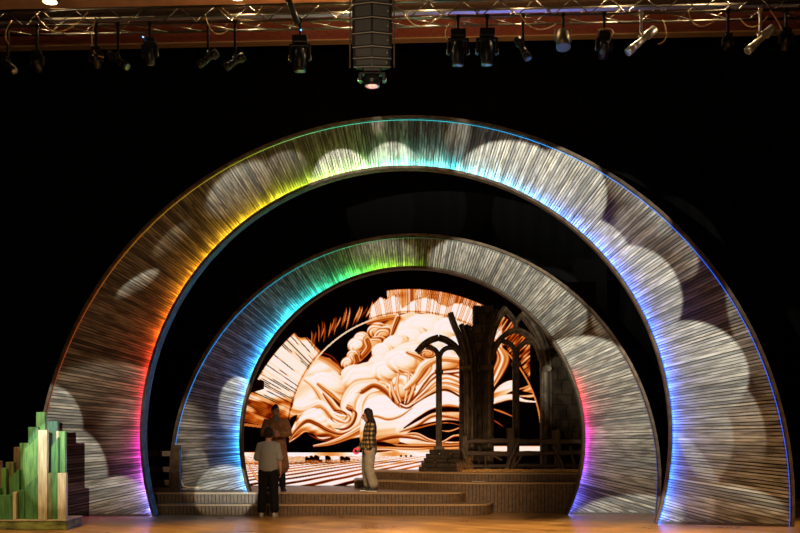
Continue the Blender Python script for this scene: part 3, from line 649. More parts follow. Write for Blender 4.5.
def rib(nm, pts, wpx, y0, y1, m='stone_pale', groove=True):
    """moulded stone rib following picture points, with a raised centre roll"""
    P = [Vector((*rp(*p), 0)) for p in pts]; Q = [2*P[0]-P[1]]+P+[2*P[-1]-P[-2]]; out = []
    for i in range(1, len(Q)-2):
        n = 7 if len(P) > 2 else 1
        for t in [k/n for k in range(n)]:
            out.append(.5*((2*Q[i])+(Q[i+1]-Q[i-1])*t+(2*Q[i-1]-5*Q[i]+4*Q[i+1]-Q[i+2])*t*t+(3*Q[i]-Q[i-1]-3*Q[i+1]+Q[i+2])*t**3))
    out.append(P[-1]); w_ = wpx*RY/F_PX/2; bm = BM(); rings = []
    prof = [(-1, y0+.07), (-.72, y0+.05), (-.62, y0+.02), (-.35, y0+.035), (-.28, y0-.02), (.28, y0-.02), (.35, y0+.035), (.62, y0+.02), (.72, y0+.05), (1, y0+.07), (1, y1), (-1, y1)]
    for i, p in enumerate(out):
        t = (out[min(i+1, len(out)-1)]-out[max(i-1, 0)]).normalized(); nn = Vector((-t.y, t.x, 0))
        rings.append([bm.verts.new((p.x+nn.x*w_*s, y, max(BZ, p.y+nn.y*w_*s))) for s, y in prof])
    k = len(prof)
    for A, B in zip(rings, rings[1:]):
        for j in range(k): bm.faces.new([A[j], A[(j+1) % k], B[(j+1) % k], B[j]])
    bm.faces.new(rings[0]); bm.faces.new(rings[-1][::-1])
    return obj(nm, bm, M_[m], ruin)
def collar(px, py, wpx, y0, y1, nm='capital'):
    x, z = rp(px, py); w_ = wpx*RY/F_PX/2; bm = BM()
    bx(bm, x-w_, x+w_, y0-.03, y1, z-.03, z+.03); bx(bm, x-w_*.8, x+w_*.8, y0-.01, y1-.01, z-.06, z+.06); bevel(obj(nm, bm, M_['stone_pale'], ruin), .008)
# plinth of stepped stones under the slim column
bm = BM(); r_ = random.Random(3); courses = [(419, 469), (421.5, 464.5), (424, 460), (426, 456), (429.5, 452.5)]
for i, (pa, pb) in enumerate(courses):
    x0, _ = rp(pa, 0); x1, _ = rp(463, 0); z0 = i*.092; z1 = z0+.09; x = x0
    while x < x1:
        e = min(x1, x+r_.uniform(.16, .3)); bx(bm, x, e-.008, -.35+i*.05-r_.uniform(0, .02), .32-i*.04, z0+BZ, z1); x = e
bevel(obj('plinth', bm, M_['stone'], ruin), .012, 1)
rib('slim_column', [(439, 452), (439, 372), (439, 354)], 6, -.09, .09); collar(439, 372, 8, -.1, .1)
x, z = rp(439, 451); bm = BM(); bx(bm, x-.11, x+.11, -.14, .14, .45, .53); bevel(obj('column_base', bm, M_['stone_pale'], ruin), .02)
rib('arch_rib', [(417, 352.5), (423, 345.5), (430, 340.5), (438.5, 337.5)], 6.2, -.14, .12); rib('arch_rib', [(438.5, 337.5), (447, 340.5), (456, 347.5), (463, 358), (466, 370)], 6.2, -.135, .12)
rib('tracery_rib', [(438.5, 357), (436.5, 351.5), (432, 348), (426, 346.5)], 4.6, -.1, .08); rib('tracery_rib', [(439.5, 357), (442, 351.5), (447, 348), (454, 348), (460, 353)], 4.6, -.1, .08)
# central pier
rib('broken_rib', [(450, 313.5), (454, 325), (459.5, 338), (463.5, 352), (466, 372), (466.5, 420), (466.5, 471)], 5.4, -.26, .1)
rib('broken_rib', [(461, 324.5), (465, 336), (469, 352), (471, 372), (471.5, 471)], 4.6, -.2, .1); rib('broken_rib', [(466, 325), (470, 338), (474, 360), (475.5, 471)], 4, -.16, .12, 'stone')
blocks(459.5, 478, 325, -.02, .3, 'pier_masonry', 5, 8, 9, jag=lambda x: rp(0, 325)[1]-1.9*max(0, rp(471, 0)[0]-x)**1.0 if x < rp(465, 0)[0] else 9)
blocks(473, 494, 304.5, -.06, .3, 'pier_masonry', 8, 9, 10, jag=lambda x: rp(0, 306.5)[1]-.02+.05*math.sin(x*37))
rib('window_rib', [(488, 471), (488, 420), (488, 365), (489.5, 345), (493, 331), (498.5, 318), (506, 308.5)], 7, -.2, .14)
rib('window_rib', [(483, 471), (483, 365), (485, 343), (489, 327), (496, 310)], 5, -.16, .12, 'stone')
collar(466, 368, 10, -.28, .1); collar(486, 368, 13, -.24, .14)
# right window tracery
rib('mullion', [(516, 471), (516, 369), (516, 350)], 6.4, -.12, .1); collar(516, 364, 9, -.14, .12)
rib('arch_rib', [(491, 360), (494, 350), (500, 340), (507, 333.5), (515, 330)], 5.6, -.17, .1); rib('arch_rib', [(515, 330), (524, 333), (532, 339), (538, 348), (541.5, 360)], 5.6, -.168, .1)
rib('tracery_rib', [(515.5, 353), (513, 347), (508, 343), (501, 340.5)], 4.6, -.12, .08); rib('tracery_rib', [(516.5, 353), (519, 347), (525, 342.5), (533, 342.5)], 4.6, -.12, .08)
rib('tracery_rib', [(515.8, 331), (515.8, 326), (515.8, 321)], 4.6, -.12, .08); rib('tracery_rib', [(515.8, 323), (513, 318.5), (508.5, 313), (505.5, 309.5)], 4.6, -.121, .08); rib('tracery_rib', [(516, 323), (519, 318.5), (523.5, 313.5), (527, 311)], 4.6, -.122, .08)
rib('window_rib', [(544, 471), (544, 380), (543.5, 362), (541, 347), (536, 334), (529, 322), (521, 313)], 6.5, -.2, .14); collar(545, 369, 10, -.24, .14)
rib('window_rib', [(549.5, 471), (549.5, 375), (547.5, 352), (541, 333), (532, 318)], 4.6, -.17, .14, 'stone')
blocks(549, 592, 330, -.08, .3, 'wall_masonry', 11, 12, 12, m='stone_shaded', jag=lambda x: rp(0, 336)[1]-max(0, (x-rp(551, 0)[0]))*.55)

# ---------------- broken fence before the ruin ----------------
FY = 21.5
fx0, _ = at(520, 0, FY); fence = empty('rustic_fence', (fx0, FY, Z4), 0, 'dark rough timber fence with leaning posts before the gothic ruin', 'fence')
def fp(px, py): x, z = at(px, py, FY); return x-fx0, z-Z4
def timber(nm, a, b, w_, d, y, jag=0):
    xa, za = fp(*a); xb, zb = fp(*b); za = max(za, .002); zb = max(zb, .002); t = Vector((xb-xa, zb-za)); L_ = t.length; t /= L_; n = Vector((-t.y, t.x)); bm = BM(); rr = random.Random(int(a[0]*7+b[1])); rings = []
    for i in range(9):
        f = i/8; o = rr.uniform(-.008, .008); ww = w_/2*rr.uniform(.85, 1.15)
        c = Vector((xa, za))+t*L_*f+n*o
        rings.append([bm.verts.new((c.x+n.x*s*ww, y+e*d/2, max(.001, c.y+n.y*s*ww))) for s, e in ((-1, -.6), (-.6, -1), (.6, -1), (1, -.6), (1, .6), (.6, 1), (-.6, 1), (-1, .6))])
    for A, B in zip(rings, rings[1:]):
        for k in range(8): bm.faces.new([A[k], A[(k+1) % 8], B[(k+1) % 8], B[k]])
    bm.faces.new(rings[0]); bm.faces.new(rings[-1][::-1]); return obj(nm, bm, M_['dark_wood'], fence)
timber('post', (466, 471), (464.5, 436), .16, .12, 0); timber('post', (512, 471), (510.5, 428), .18, .12, 0); timber('post', (559, 471), (556, 430), .17, .12, 0)
timber('brace', (505, 471), (517, 441), .09, .08, -.1); timber('brace', (564, 471), (553, 446), .08, .08, -.1); timber('brace', (470, 471), (462, 448), .08, .08, -.1)
timber('rail', (464, 441.5), (512, 440.5), .1, .07, -.02); timber('rail', (512, 441), (582, 442), .1, .07, -.02)
timber('rail', (462, 453), (512, 454), .1, .07, -.03); timber('rail', (510, 454), (582, 452), .1, .07, -.03)
timber('rail', (468, 466), (582, 466), .08, .07, .03); timber('slat', (485, 470), (485.5, 455), .04, .04, -.05); timber('slat', (502, 460), (492, 455), .05, .04, -.06); timber('slat', (521, 456), (513, 468), .05, .04, -.06); timber('slat', (575, 470), (570, 446), .06, .04, -.05)
# straw strewn along the platform edge and caught on the fence
def straw(name, label, x0, x1, y0, y1, z0, zh, n, seed, up=False, grp=None):
    r = random.Random(seed); V = []; Fc = []
    for i in range(n):
        x = r.uniform(x0, x1); y = r.uniform(y0, y1); z = z0+r.random()**2*zh; a = r.uniform(-.5, .5) if not up else r.uniform(1.1, 2.0); L_ = r.uniform(.05, .13); dx = math.cos(a)*L_; dz = math.sin(a)*L_*(.35 if not up else 1)
        if z+dz < z0: dz = -dz
        dy = r.uniform(-.03, .03); t = .009; b = len(V)
        V += [(x, y, z), (x, y-t, z+t), (x, y+t, z+t), (x+dx, y+dy, z+dz), (x+dx, y+dy-t, z+dz+t), (x+dx, y+dy+t, z+dz+t)]
        Fc += [(b, b+1, b+4, b+3), (b+1, b+2, b+5, b+4), (b+2, b, b+3, b+5)]
    o = obj(name, (V, [], Fc), M_['straw']); return tag(o, label, 'straw', None, 'stuff')
xa, _ = at(462, 0, 21.25); xb, _ = at(578, 0, 21.25)
straw('straw_litter', 'thin golden line of straw strewn along the edge of the top platform', xa, xb, 21.22, 21.32, Z4+.008, .05, 2600, 1)
xa, _ = at(457, 0, 21.3); xb, _ = at(463, 0, 21.3)
straw('straw_tuft', 'pale straw tuft at the left foot of the timber fence', xa, xb, 21.22, 21.3, Z4+.004, .16, 110, 2, True)
xa, _ = at(466, 0, 21.3); xb, _ = at(472, 0, 21.3)
straw('straw_tuft', 'taller straw tuft just right of the first fence post', xa, xb, 21.22, 21.3, Z4+.004, .24, 150, 3, True)

# ---------------- low rail fence in the dark behind the left foot ----------------
lf = empty('rail_fence', (-5.3, 22.3, Z2), 0, 'low brown rail fence in the dark gap between the two arches at left', 'fence')
for z in (.03, .31, .65):
    bm = BM(); bx(bm, -.75, .72, -.03, .03, z+.02, z+.13); obj('rail', bm, M_['slat'], lf)
for x in (-.6, .0, .6):
    bm = BM(); bx(bm, x-.04, x+.04, .035, .1, .001, .85); obj('post', bm, M_['dark_wood'], lf)
def cable(nm, pts, r, label, m='cable', grp=None):
    bm = BM(); tube(bm, pts, r, 6); return tag(obj(nm, bm, M_[m], None, True), label, 'cable', grp)
x, z = at(178, 489, 20.3)
cable('power_cable', [(x-.1, 20.53, z+.06), (x-.08, 20.5, z+.2), (x-.02, 20.5, z+.28), (x+.02, 20.52, z+.14), (x+.06, 20.5, z+.05), (x+.18, 20.48, z+.02), (x+.4, 20.49, z+.02)], .014, 'pale looped cable at the left heel of the smaller arch', 'straw')

# ---------------- emerald city cut-out ----------------
CYB = 17.2
gm = {}
for k, c, c2 in (('green', (.07, .21, .06), (.03, .11, .03)), ('lime', (.13, .28, .07), (.05, .16, .04)), ('teal', (.035, .11, .07), (.02, .06, .035)), ('cream', (.52, .45, .3), (.36, .3, .19)), ('olive', (.16, .17, .05), (.05, .06, .03)), ('brown', (.22, .13, .05), (.1, .06, .03)), ('dark', (.015, .03, .015), (.01, .02, .01))):
    gm[k] = mat('city_'+k, c, .45, var=.3, scale=5, stretch=(7, 7, .7), col2=c2)
bx0, _ = at(-34, 0, 17.15); bx1, _ = at(66, 0, 17.15)
city = empty('city_skyline', ((bx0+bx1)/2, 17.6, 0), 0, 'green and cream layered city skyline cut-out on a low base at far left', 'stage prop')
cxo = (bx0+bx1)/2
bm = BM(); bx(bm, bx0-cxo, bx1-cxo, -.43, .42, .0, .15); bevel(obj('base', bm, mat('city_base', (.20, .22, .05), .75, var=.8, scale=3, stretch=(1, 1, 3), col2=(.03, .03, .015)), city), .01)
bm = BM(); bx(bm, bx0-cxo-.01, bx1-cxo+.01, -.44, .43, .15, .165); obj('base_top', bm, gm['cream'], city)
towers = [(-32, -24, 470, 'green', 2, 0), (-24, -15, 455, 'lime', 3, 0), (-16, -8, 466, 'teal', 1, 0), (-8, 1, 461, 'brown', 3, 0), (-30, -14, 492, 'olive', 0, 0), (-12, 0, 488, 'green', 0, 0),
          (1, 6, 468, 'lime', 1, 0), (0, 12, 495, 'green', 0, 0), (5.5, 14, 462, 'olive', 2, 0), (13.5, 19.5, 447, 'brown', 4, 0), (19.5, 29, 443, 'lime', 3, 0), (10, 19, 477, 'green', 1, 8), (12.5, 16.2, 492, 'cream', 0, 0), (18, 24.5, 490, 'green', 1, 0),
          (28, 38, 427, 'green', 4, 0), (36, 45, 412, 'lime', 5, 0), (24.5, 39, 449, 'lime', 1.6, 14), (26, 37.5, 449, 'dark', 2.3, -2), (25, 38, 487, 'green', .6, 12), (38, 47, 430, 'cream', .2, 0), (47, 57.5, 421, 'teal', 4, 0), (56, 59, 431, 'cream', 3.5, 0), (58.5, 65, 431, 'lime', 3, 0),
          (51, 58, 447, 'green', 2, 10), (57.5, 66, 473, 'cream', .2, 0), (44.5, 52, 473, 'olive', .5, 0), (51.5, 57.5, 473, 'green', .6, 0), (46, 52, 455, 'dark', 2.4, 0)]  # dark boards stand for shaded gaps between towers, shade put into their colour
for (p0, p1, yt, cname, ly, sl) in towers:
    Yt = 17.22+ly*.13; xa, za = at(p0, yt, Yt); xb, _ = at(p1, yt, Yt); zb = za+sl*.0165 if sl > 0 else za; za_ = za-(sl*.02 if sl < 0 else 0)
    bm = BM(); prism(bm, [(xa-cxo, .166), (xb-cxo, .166), (xb-cxo, zb), (xa-cxo, za_ if sl <= 0 else za)], Yt-17.6, Yt-17.6+.1); bevel(obj('tower', bm, gm[cname], city), .006, 1)

# ---------------- lighting truss and its lamps ----------------
TY, TZ = 18.0, 8.78
truss = empty('lighting_truss', (0, TY, TZ), HY, 'long dark box truss running across the top of the stage', 'truss')
TD, TH_, TL = .4, .28, 8.6
for y, z in ((0, 0), (TD, 0), (0, TH_), (TD, TH_)):
    bm = BM(); tube(bm, [(-TL, y, z), (TL, y, z)], .024, 8); obj('chord', bm, M_['truss'], truss, True)
bay = .62; nb = int(2*TL/bay)
def brace_proto(a, b):
    bm = BM(); tube(bm, [a, b], .012, 6); return obj('brace', bm, M_['truss'], truss, True)
pr = {}
for k, (a, b) in {'f0': ((0, 0, 0), (bay/2, 0, TH_)), 'f1': ((bay/2, 0, TH_), (bay, 0, 0)), 'b0': ((0, 0, 0), (bay, TD, 0)), 'r0': ((0, TD, 0), (bay/2, TD, TH_))}.items():
    for i in range(min(nb, 25)):
        x = -7.9+i*bay+(bay/2 if k == 'r0' else 0)
        if i == 0: o = pr[k] = brace_proto(a, b)
        else: o = pr[k].copy(); C.objects.link(o); o.parent = truss
        o.location = (x, 0, 0)
def tw(px, zl, yl=0.):                          # world point on the truss below picture column px
    X = (px-400)*TY/F_PX; 
    for _ in range(4): Y = TY+yl-X*math.tan(-HY) if False else TY+yl+math.sin(HY)*X; X = (px-400)*Y/F_PX
    return Vector((X, Y, TZ+zl))
def pxz(px, py, v):                             # height of picture row py at the distance of v
    return EYE+(HOR-py)*v.y/F_PX
LENSW = mat('lamp_lens', (1, .8, .5), .3, emit=(1, .62, .25), es=14)
dl_names = {50: 'glowing round downlight above the left end of the truss', 237: 'glowing downlight above the truss, left of the hanging loudspeakers', 343: 'downlight above the truss just left of the hanging loudspeakers', 430: 'downlight above the truss just right of the hanging loudspeakers', 527: 'downlight above the truss, right of the paired moving heads', 627: 'downlight above the truss beside the left silver spotlight', 730: 'downlight above the truss near its right end'}
first = None
for px, lab in dl_names.items():
    v = tw(px, .47, .12)
    if first is None:
        r = empty('downlight', v, 0, lab, 'light', 'downlights over the truss'); bm = BM(); lathe(bm, [(.12, 0), (.16, .0), (.165, .06), (.15, .22), (.06, .27)], 20); obj('housing', bm, M_['fixture'], r, True)
        bm = BM(); lathe(bm, [(.118, -.004), (.118, .004)], 20); obj('lens', bm, LENSW, r); first = r
    else:
        r = copy_tree(first); r.location = v; r['label'] = lab
    e = {50: 70, 237: 75, 343: 90, 430: 110, 527: 60, 627: 110, 730: 110}[px]
    light('POINT', 'downlight_glow', v-Vector((0, -.06, .24)), e*.34, (1, .72, .42), shadow_soft_size=.05)
light('AREA', 'fascia_glow', (.3, 18.9, 8.9), 75, (1, .5, .2), (.3, 20.6, 10.2), size=7, size_y=.2, shape='RECTANGLE')

bm = BM(); a = tw(284, .5, -.1); b = tw(298, -.1, -.1); rz_ = Matrix.Rotation(-HY, 4, 'Z'); q = [rz_ @ (p-truss.location) for p in (a, b)]
tube(bm, [q[0]+Vector((-.1, 0, .25)), q[1]], .055, 8); obj('support_strut', bm, M_['fixture'], truss, True)
def clamp_parts(r, drop, grey=False):
    bm = BM(); bx(bm, -.02, .02, -.025, .025, -drop, .02); bx(bm, -.035, .035, -.035, .035, -.02, .05); bevel(obj('clamp', bm, M_['fixture_grey' if grey else 'fixture'], r), .005)
def profile_spot(px, drop, ang, L_, label, grey, yl=0., yaw=0):
    v = tw(px, -.02, yl); r = empty('profile_spotlight', v, 0, label, 'light', 'spotlights hanging from the truss')
    m = M_['fixture_grey' if grey else 'fixture']; clamp_parts(r, drop, grey)
    c = Vector((0, -.0, -drop-.12)); d = Vector((math.cos(ang)*math.cos(yaw), -math.sin(yaw), math.sin(ang))); M = Matrix.Translation(c-d*L_*.5) @ d.to_track_quat('Z', 'Y').to_matrix().to_4x4()
    k = L_; bm = BM(); lathe(bm, [(.05, 0), (.075, .01*k), (.08, .28*k), (.055, .34*k), (.052, .6*k), (.062, .62*k), (.062, .72*k), (.05, .75*k)], 16, M); obj('barrel', bm, m, r, True)
    bm = BM(); lathe(bm, [(.058, .75*k), (.07, .8*k), (.07, 1.0*k), (.06, 1.0*k)], 16, M); obj('lens_tube', bm, m, r, True)
    bm = BM(); lathe(bm, [(.055, 1.001*k), (.05, 1.006*k)], 16, M); obj('lens', bm, M_['glass'], r, True)
    bm = BM(); q = M.to_3x3() @ Vector((0, 1, 0)); s = M.to_3x3() @ Vector((1, 0, 0)); h = Vector((0, -.095, 0))
    tube(bm, [c+h, c+h+Vector((0, 0, .11)), (0, 0, -drop-.0), c-h+Vector((0, 0, .11)), c-h], .012, 6); obj('yoke', bm, m, r, True)
    for f in (.36, .5): 
        bm = BM(); p = M @ Vector((0, 0, f*k)); tube(bm, [p, p+Vector((-.05, 0, .09))], .01, 6); obj('shutter_lever', bm, m, r, True)
    return r
M_['glass'] = mat('lens_glass', (.25, .3, .38), .08, .3)
M_['pink_glass'] = mat('pink_lens', (1, .5, .55), .2, emit=(1, .32, .38), es=.75)
def moving_head(px, drop, label, yl=0., s=1., tilt=0., lens='glass', loc=None):
    v = tw(px, -.02, yl) if loc is None else Vector(loc); r = empty('moving_head', v, 0, label, 'light', 'moving heads hanging from the truss'); clamp_parts(r, drop)
    z = -drop; bm = BM(); bx(bm, -.13*s, .13*s, -.12*s, .12*s, z-.13*s, z); bevel(obj('base_box', bm, M_['fixture'], r), .015)
    bm = BM()
    for q in (-1, 1): bx(bm, q*.165*s-.022, q*.165*s+.022, -.06, .06, z-.42*s, z-.16*s)
    bx(bm, -.187*s, .187*s, -.06, .06, z-.185*s, z-.14*s); bevel(obj('yoke', bm, M_['fixture'], r), .012)
    M = Matrix.Translation((0, 0, z-.36*s)) @ Matrix.Rotation(PI+tilt, 4, 'X'); bm = BM()
    lathe(bm, [(.06*s, -.17*s), (.11*s, -.14*s), (.125*s, -.02*s), (.12*s, .1*s), (.1*s, .14*s), (.105*s, .24*s), (.09*s, .24*s)], 20, M); obj('head', bm, M_['fixture'], r, True)
    bm = BM(); lathe(bm, [(.088*s, .241*s), (.07*s, .252*s)], 20, M); obj('lens', bm, M_[lens], r, True)
    bm = BM(); bx(bm, -.2*s, -.187*s, -.03, .03, z-.4*s, z-.33*s); bx(bm, .187*s, .2*s, -.03, .03, z-.4*s, z-.33*s); obj('pivot_cap', bm, M_['fixture_grey'], r)
    return r
def par_can(px, drop, label, tilt=-.3, yl=0.):
    v = tw(px, -.02, yl); r = empty('par_can', v, 0, label, 'light', 'par cans hanging from the truss'); clamp_parts(r, drop)
    M = Matrix.Translation((0, 0, -drop-.2)) @ Matrix.Rotation(PI+tilt, 4, 'X'); bm = BM(); lathe(bm, [(.07, -.2), (.1, -.17), (.12, -.05), (.125, .15), (.115, .15)], 18, M); obj('can', bm, M_['fixture_mid'], r, True)
    bm = BM(); lathe(bm, [(.11, .1), (.1, .115)], 18, M); obj('lens', bm, M_['pinkish'], r, True)
    bm = BM(); tube(bm, [(-.14, 0, -drop-.22), (-.14, 0, -drop-.02), (.14, 0, -drop-.02), (.14, 0, -drop-.22)], .012, 6); obj('yoke', bm, M_['fixture_mid'], r, True)
    return r
M_['fixture_mid'] = mat('fixture_bronze', (.2, .16, .1), .4, .6)
M_['pinkish'] = mat('dim_pink_lens', (.6, .45, .5), .2, emit=(.8, .5, .55), es=.25)
A_ = R(222)
profile_spot(641, .34, A_, .68, 'bright silver spotlight angled down left, left of the two at the right', True, 0, .2)
profile_spot(760, .36, A_, .66, 'bright silver spotlight angled down left, nearest the right edge', True, 0, .2)
profile_spot(8, .52, R(-45), .45, 'small spotlight angled down right at the far left edge', False, 0, .3)
profile_spot(118, .5, R(-35), .5, 'dark spotlight angled down right, third fixture from the left', False, 0, .3)
profile_spot(208, .5, R(215), .42, 'dark spotlight angled down left, before the left truss glow', False)
profile_spot(235, .56, R(212), .4, 'dark spotlight with pale lens edge under the second downlight', False)
profile_spot(523, .44, R(-65), .45, 'dark spotlight between the paired moving heads and the bronze can', False, 0, .3)
moving_head(37, .42, 'round moving head catching warm light, second fixture from the left', 0, .62, .9)
moving_head(96, .38, 'dim moving head beside the dangling cable at left', 0, .6, .6)
h1 = moving_head(150, .25, 'dim moving head with a tiny blue status light', 0, .75, .2)
h2 = moving_head(300, .27, 'tall black moving head hanging left of the loudspeaker array', 0, 1., 0)
moving_head(458, .22, 'left of the pair of black moving heads right of the loudspeakers', 0, 1., .0)
moving_head(487, .22, 'right of the pair of black moving heads right of the loudspeakers', 0, 1., .0)
moving_head(604, .3, 'moving head wrapped in looped cables, left of the silver spotlights', 0, .75, .7)
moving_head(728, .36, 'small moving head between the two silver spotlights', 0, .5, 1.2)
moving_head(786, .3, 'dim moving head at the right edge of the truss', 0, .6, .4)
par_can(563, .22, 'bronze par can with a pale pink lens')
HEADS = (h1, h2)
# tiny status lights on two fixtures
for px, py in ((143, 37), (301, 30)):
    v = tw(px, 0, -.16); z = pxz(px, py, v); bm = BM(); lathe(bm, [(.008, -.012), (.016, -.004), (.016, .006), (.008, .012)], 10, Matrix.Translation((v.x, v.y, z)))
    hd = HEADS[px > 200]; o = obj('status_light', bm, mat('status_blue', (.1, .3, 1), .4, emit=(.2, .45, 1), es=2.5), hd); o.location = -hd.location; o['label'] = 'tiny blue status light'
# swags of cable on the truss
sw = [((35, 12), (57, 38), (88, 12), 'pale looping cable swag under the left downlight'), ((96, 16), (90, 50), (104, 57), 'loose cable hanging by the dim moving head at left'), ((205, 14), (213, 36), (228, 30), 'cable loop by the second downlight'),
      ((455, 20), (444, 30), (449, 42), 'cable hanging at the left of the paired moving heads'), ((598, 30), (616, 28), (606, 46), 'thick cable loop above the cable-wrapped moving head'), ((663, 20), (668, 38), (658, 44), 'cable pair dangling right of the left silver spotlight'),
      ((688, 10), (697, 30), (718, 18), 'pale cable swag at the right, before the last silver spotlight'), ((770, 10), (777, 20), (782, 30), 'slanting cable near the right edge of the truss')      ,((520, 14), (535, 32), (556, 24), 'pale tangle of cable over the bronze can'), ((12, 20), (4, 34), (9, 44), 'cable hanging at the far left edge of the truss'), ((222, 8), (246, 24), (262, 6), 'slack cable under the second downlight'),
      ((740, 18), (752, 30), (768, 16), 'slack cable above the last silver spotlight'), ((405, 14), (420, 30), (446, 12), 'slack cable right of the loudspeaker array')]
for a, b, c, lab in sw:
    P = []
    for t in [i/16 for i in range(17)]:
        q = [(1-t)**2*a[i]+2*t*(1-t)*(b[i]*1.5-.25*a[i]-.25*c[i])+t*t*c[i] for i in (0, 1)]
        v = tw(q[0], 0, -.06); P.append((v.x, v.y, pxz(q[0], q[1], v)))
    cable('cable_swag', P, .011, lab, 'straw', 'cables looped on the truss')

# ---------------- hanging loudspeaker array ----------------
ax, _ = at(372, 0, 17.4); _, az = at(0, 66, 17.4)
arr = empty('speaker_array', (ax, 17.4, az), 0, 'tall hanging loudspeaker array of stacked grey cabinets at top centre', 'loudspeaker')
rows = [(-26, -11, 0), (-11, 3.5, 0), (3.5, 18, 0), (18, 33, .02), (33, 46.5, .06), (46.5, 57.5, .12), (57.5, 66, .2)]
for ya, yb, tl in rows:
    z1 = EYE+(HOR-ya)*17.4/F_PX-az; z0 = EYE+(HOR-yb)*17.4/F_PX-az; hw = .335-.012*(tl > .1)-.01*(tl > .15)
    M = Matrix.Translation((0, .05, (z0+z1)/2)) @ Matrix.Rotation(tl, 4, 'X'); h = (z1-z0)/2
    bm = BM(); pl = [(-hw, .0), (0, -.09), (hw, .0), (hw*.9, .4), (-hw*.9, .4)]
    A = [bm.verts.new(M @ Vector((x, y, -h+.008))) for x, y in pl]; B = [bm.verts.new(M @ Vector((x, y, h-.008))) for x, y in pl]; bm.faces.new(A); bm.faces.new(B[::-1])
    for i in range(5): bm.faces.new([A[i], B[i], B[(i+1) % 5], A[(i+1) % 5]])
    cb_ = bevel(obj('speaker_cabinet', bm, M_['fixture'], arr), .006)
    for s in (-1, 1):
        bm = BM(); pts = [(s*.02, -.1), (s*(hw-.05), -.025), (s*(hw-.05), .0), (s*.02, -.07)]
        A = [bm.verts.new(M @ Vector((x, y, -h+.03))) for x, y in pts]; B = [bm.verts.new(M @ Vector((x, y, h-.03))) for x, y in pts]; bm.faces.new(A); bm.faces.new(B[::-1])
        for i in range(4): bm.faces.new([A[i], B[i], B[(i+1) % 4], A[(i+1) % 4]])
        g = obj('grille', bm, M_['speaker'], arr); g.parent = cb_
    bm = BM()
    for s in (-1, 1):
        a = M @ Vector((0, -.105, -h)); b = M @ Vector((s*hw, -.012, -h)); tube(bm, [a, b], .008, 6)
    e = obj('edge_strip', bm, M_['seam'], arr); e.parent = cb_
    bm = BM(); p = M @ Vector((hw-.07, -.035, 0)); lathe(bm, [(.01, -.01), (.012, 0), (.01, .01)], 8, Matrix.Translation(p) @ Matrix.Rotation(PI/2, 4, 'X')); e = obj('badge', bm, M_['seam'], arr); e.parent = cb_
for s in (-1, 1):
    bm = BM(); bx(bm, s*.37-.012, s*.37+.012, .0, .1, .0, 1.7); obj('rigging_rail', bm, M_['rim_wood'], arr)
light('SPOT', 'array_wash', (-.6, 14.2, 7.6), 170, (1, .82, .6), (ax, 17.4, az+.5), spot_size=R(34), spot_blend=.6, shadow_soft_size=.2)
pk = moving_head(0, .02, 'moving head with a glowing pink lens right under the loudspeaker array', s=.8, lens='pink_glass', tilt=-.12, loc=(ax, 17.5, az-.02))
pk.scale = (1.5, 1.5, .6)

# ---------------- people ----------------
def ell(bm, pts, rad, n=14, ref=(1, 0, 0)):
    """closed tapering limb: pts with (a, b) half widths; a lies along ref"""
    pts = [Vector(p) for p in pts]; rings = []
    rad = [r if isinstance(r, tuple) else (r, r) for r in rad]
    for i, p in enumerate(pts):
        t = (pts[min(i+1, len(pts)-1)]-pts[max(i-1, 0)]).normalized(); x = Vector(ref); x = x-t*x.dot(t)
        if x.length < .1: x = Vector((0, 1, 0)); x = x-t*x.dot(t)
        x.normalize(); y = t.cross(x); rings.append((p, x, y, t, rad[i]))
    R_ = []
    def ring(p, x, y, a, b): R_.append([bm.verts.new(p+x*a*math.cos(2*PI*k/n)+y*b*math.sin(2*PI*k/n)) for k in range(n)])
    p, x, y, t, (a, b) = rings[0]
    for f, g in ((.95, .35), (.6, .8)): ring(p-t*min(a, b)*f*.8, x, y, a*g, b*g)
    for p, x, y, t, (a, b) in rings: ring(p, x, y, a, b)
    p, x, y, t, (a, b) = rings[-1]
    for f, g in ((.6, .8), (.95, .35)): ring(p+t*min(a, b)*f*.8, x, y, a*g, b*g)
    for A, B in zip(R_, R_[1:]):
        for k in range(n): bm.faces.new([A[k], A[(k+1) % n], B[(k+1) % n], B[k]])
    bm.faces.new(R_[0][::-1]); bm.faces.new(R_[-1])
def flat(bm, pts, rad, n=20, ref=(1, 0, 0), square=False):
    """same, with plain ends (hems, cuffs) and horizontal rings"""
    R_ = []
    for p, (a, b) in zip(pts, rad): R_.append([bm.verts.new((p[0]+a*math.cos(2*PI*k/n), p[1]+b*math.sin(2*PI*k/n), p[2])) for k in range(n)])
    for A, B in zip(R_, R_[1:]):
        for k in range(n): bm.faces.new([A[k], A[(k+1) % n], B[(k+1) % n], B[k]])
    bm.faces.new(R_[0][::-1]); bm.faces.new(R_[-1])
def organic(name, bm, m, parent, voxel=.009, smooth=4, label=None):
    o = obj(name, bm, m, parent, False, label); r = o.modifiers.new('remesh', 'REMESH'); r.mode = 'VOXEL'; r.voxel_size = voxel; r.use_smooth_shade = True
    s = o.modifiers.new('smooth', 'SMOOTH'); s.iterations = smooth; s.factor = .5; return o
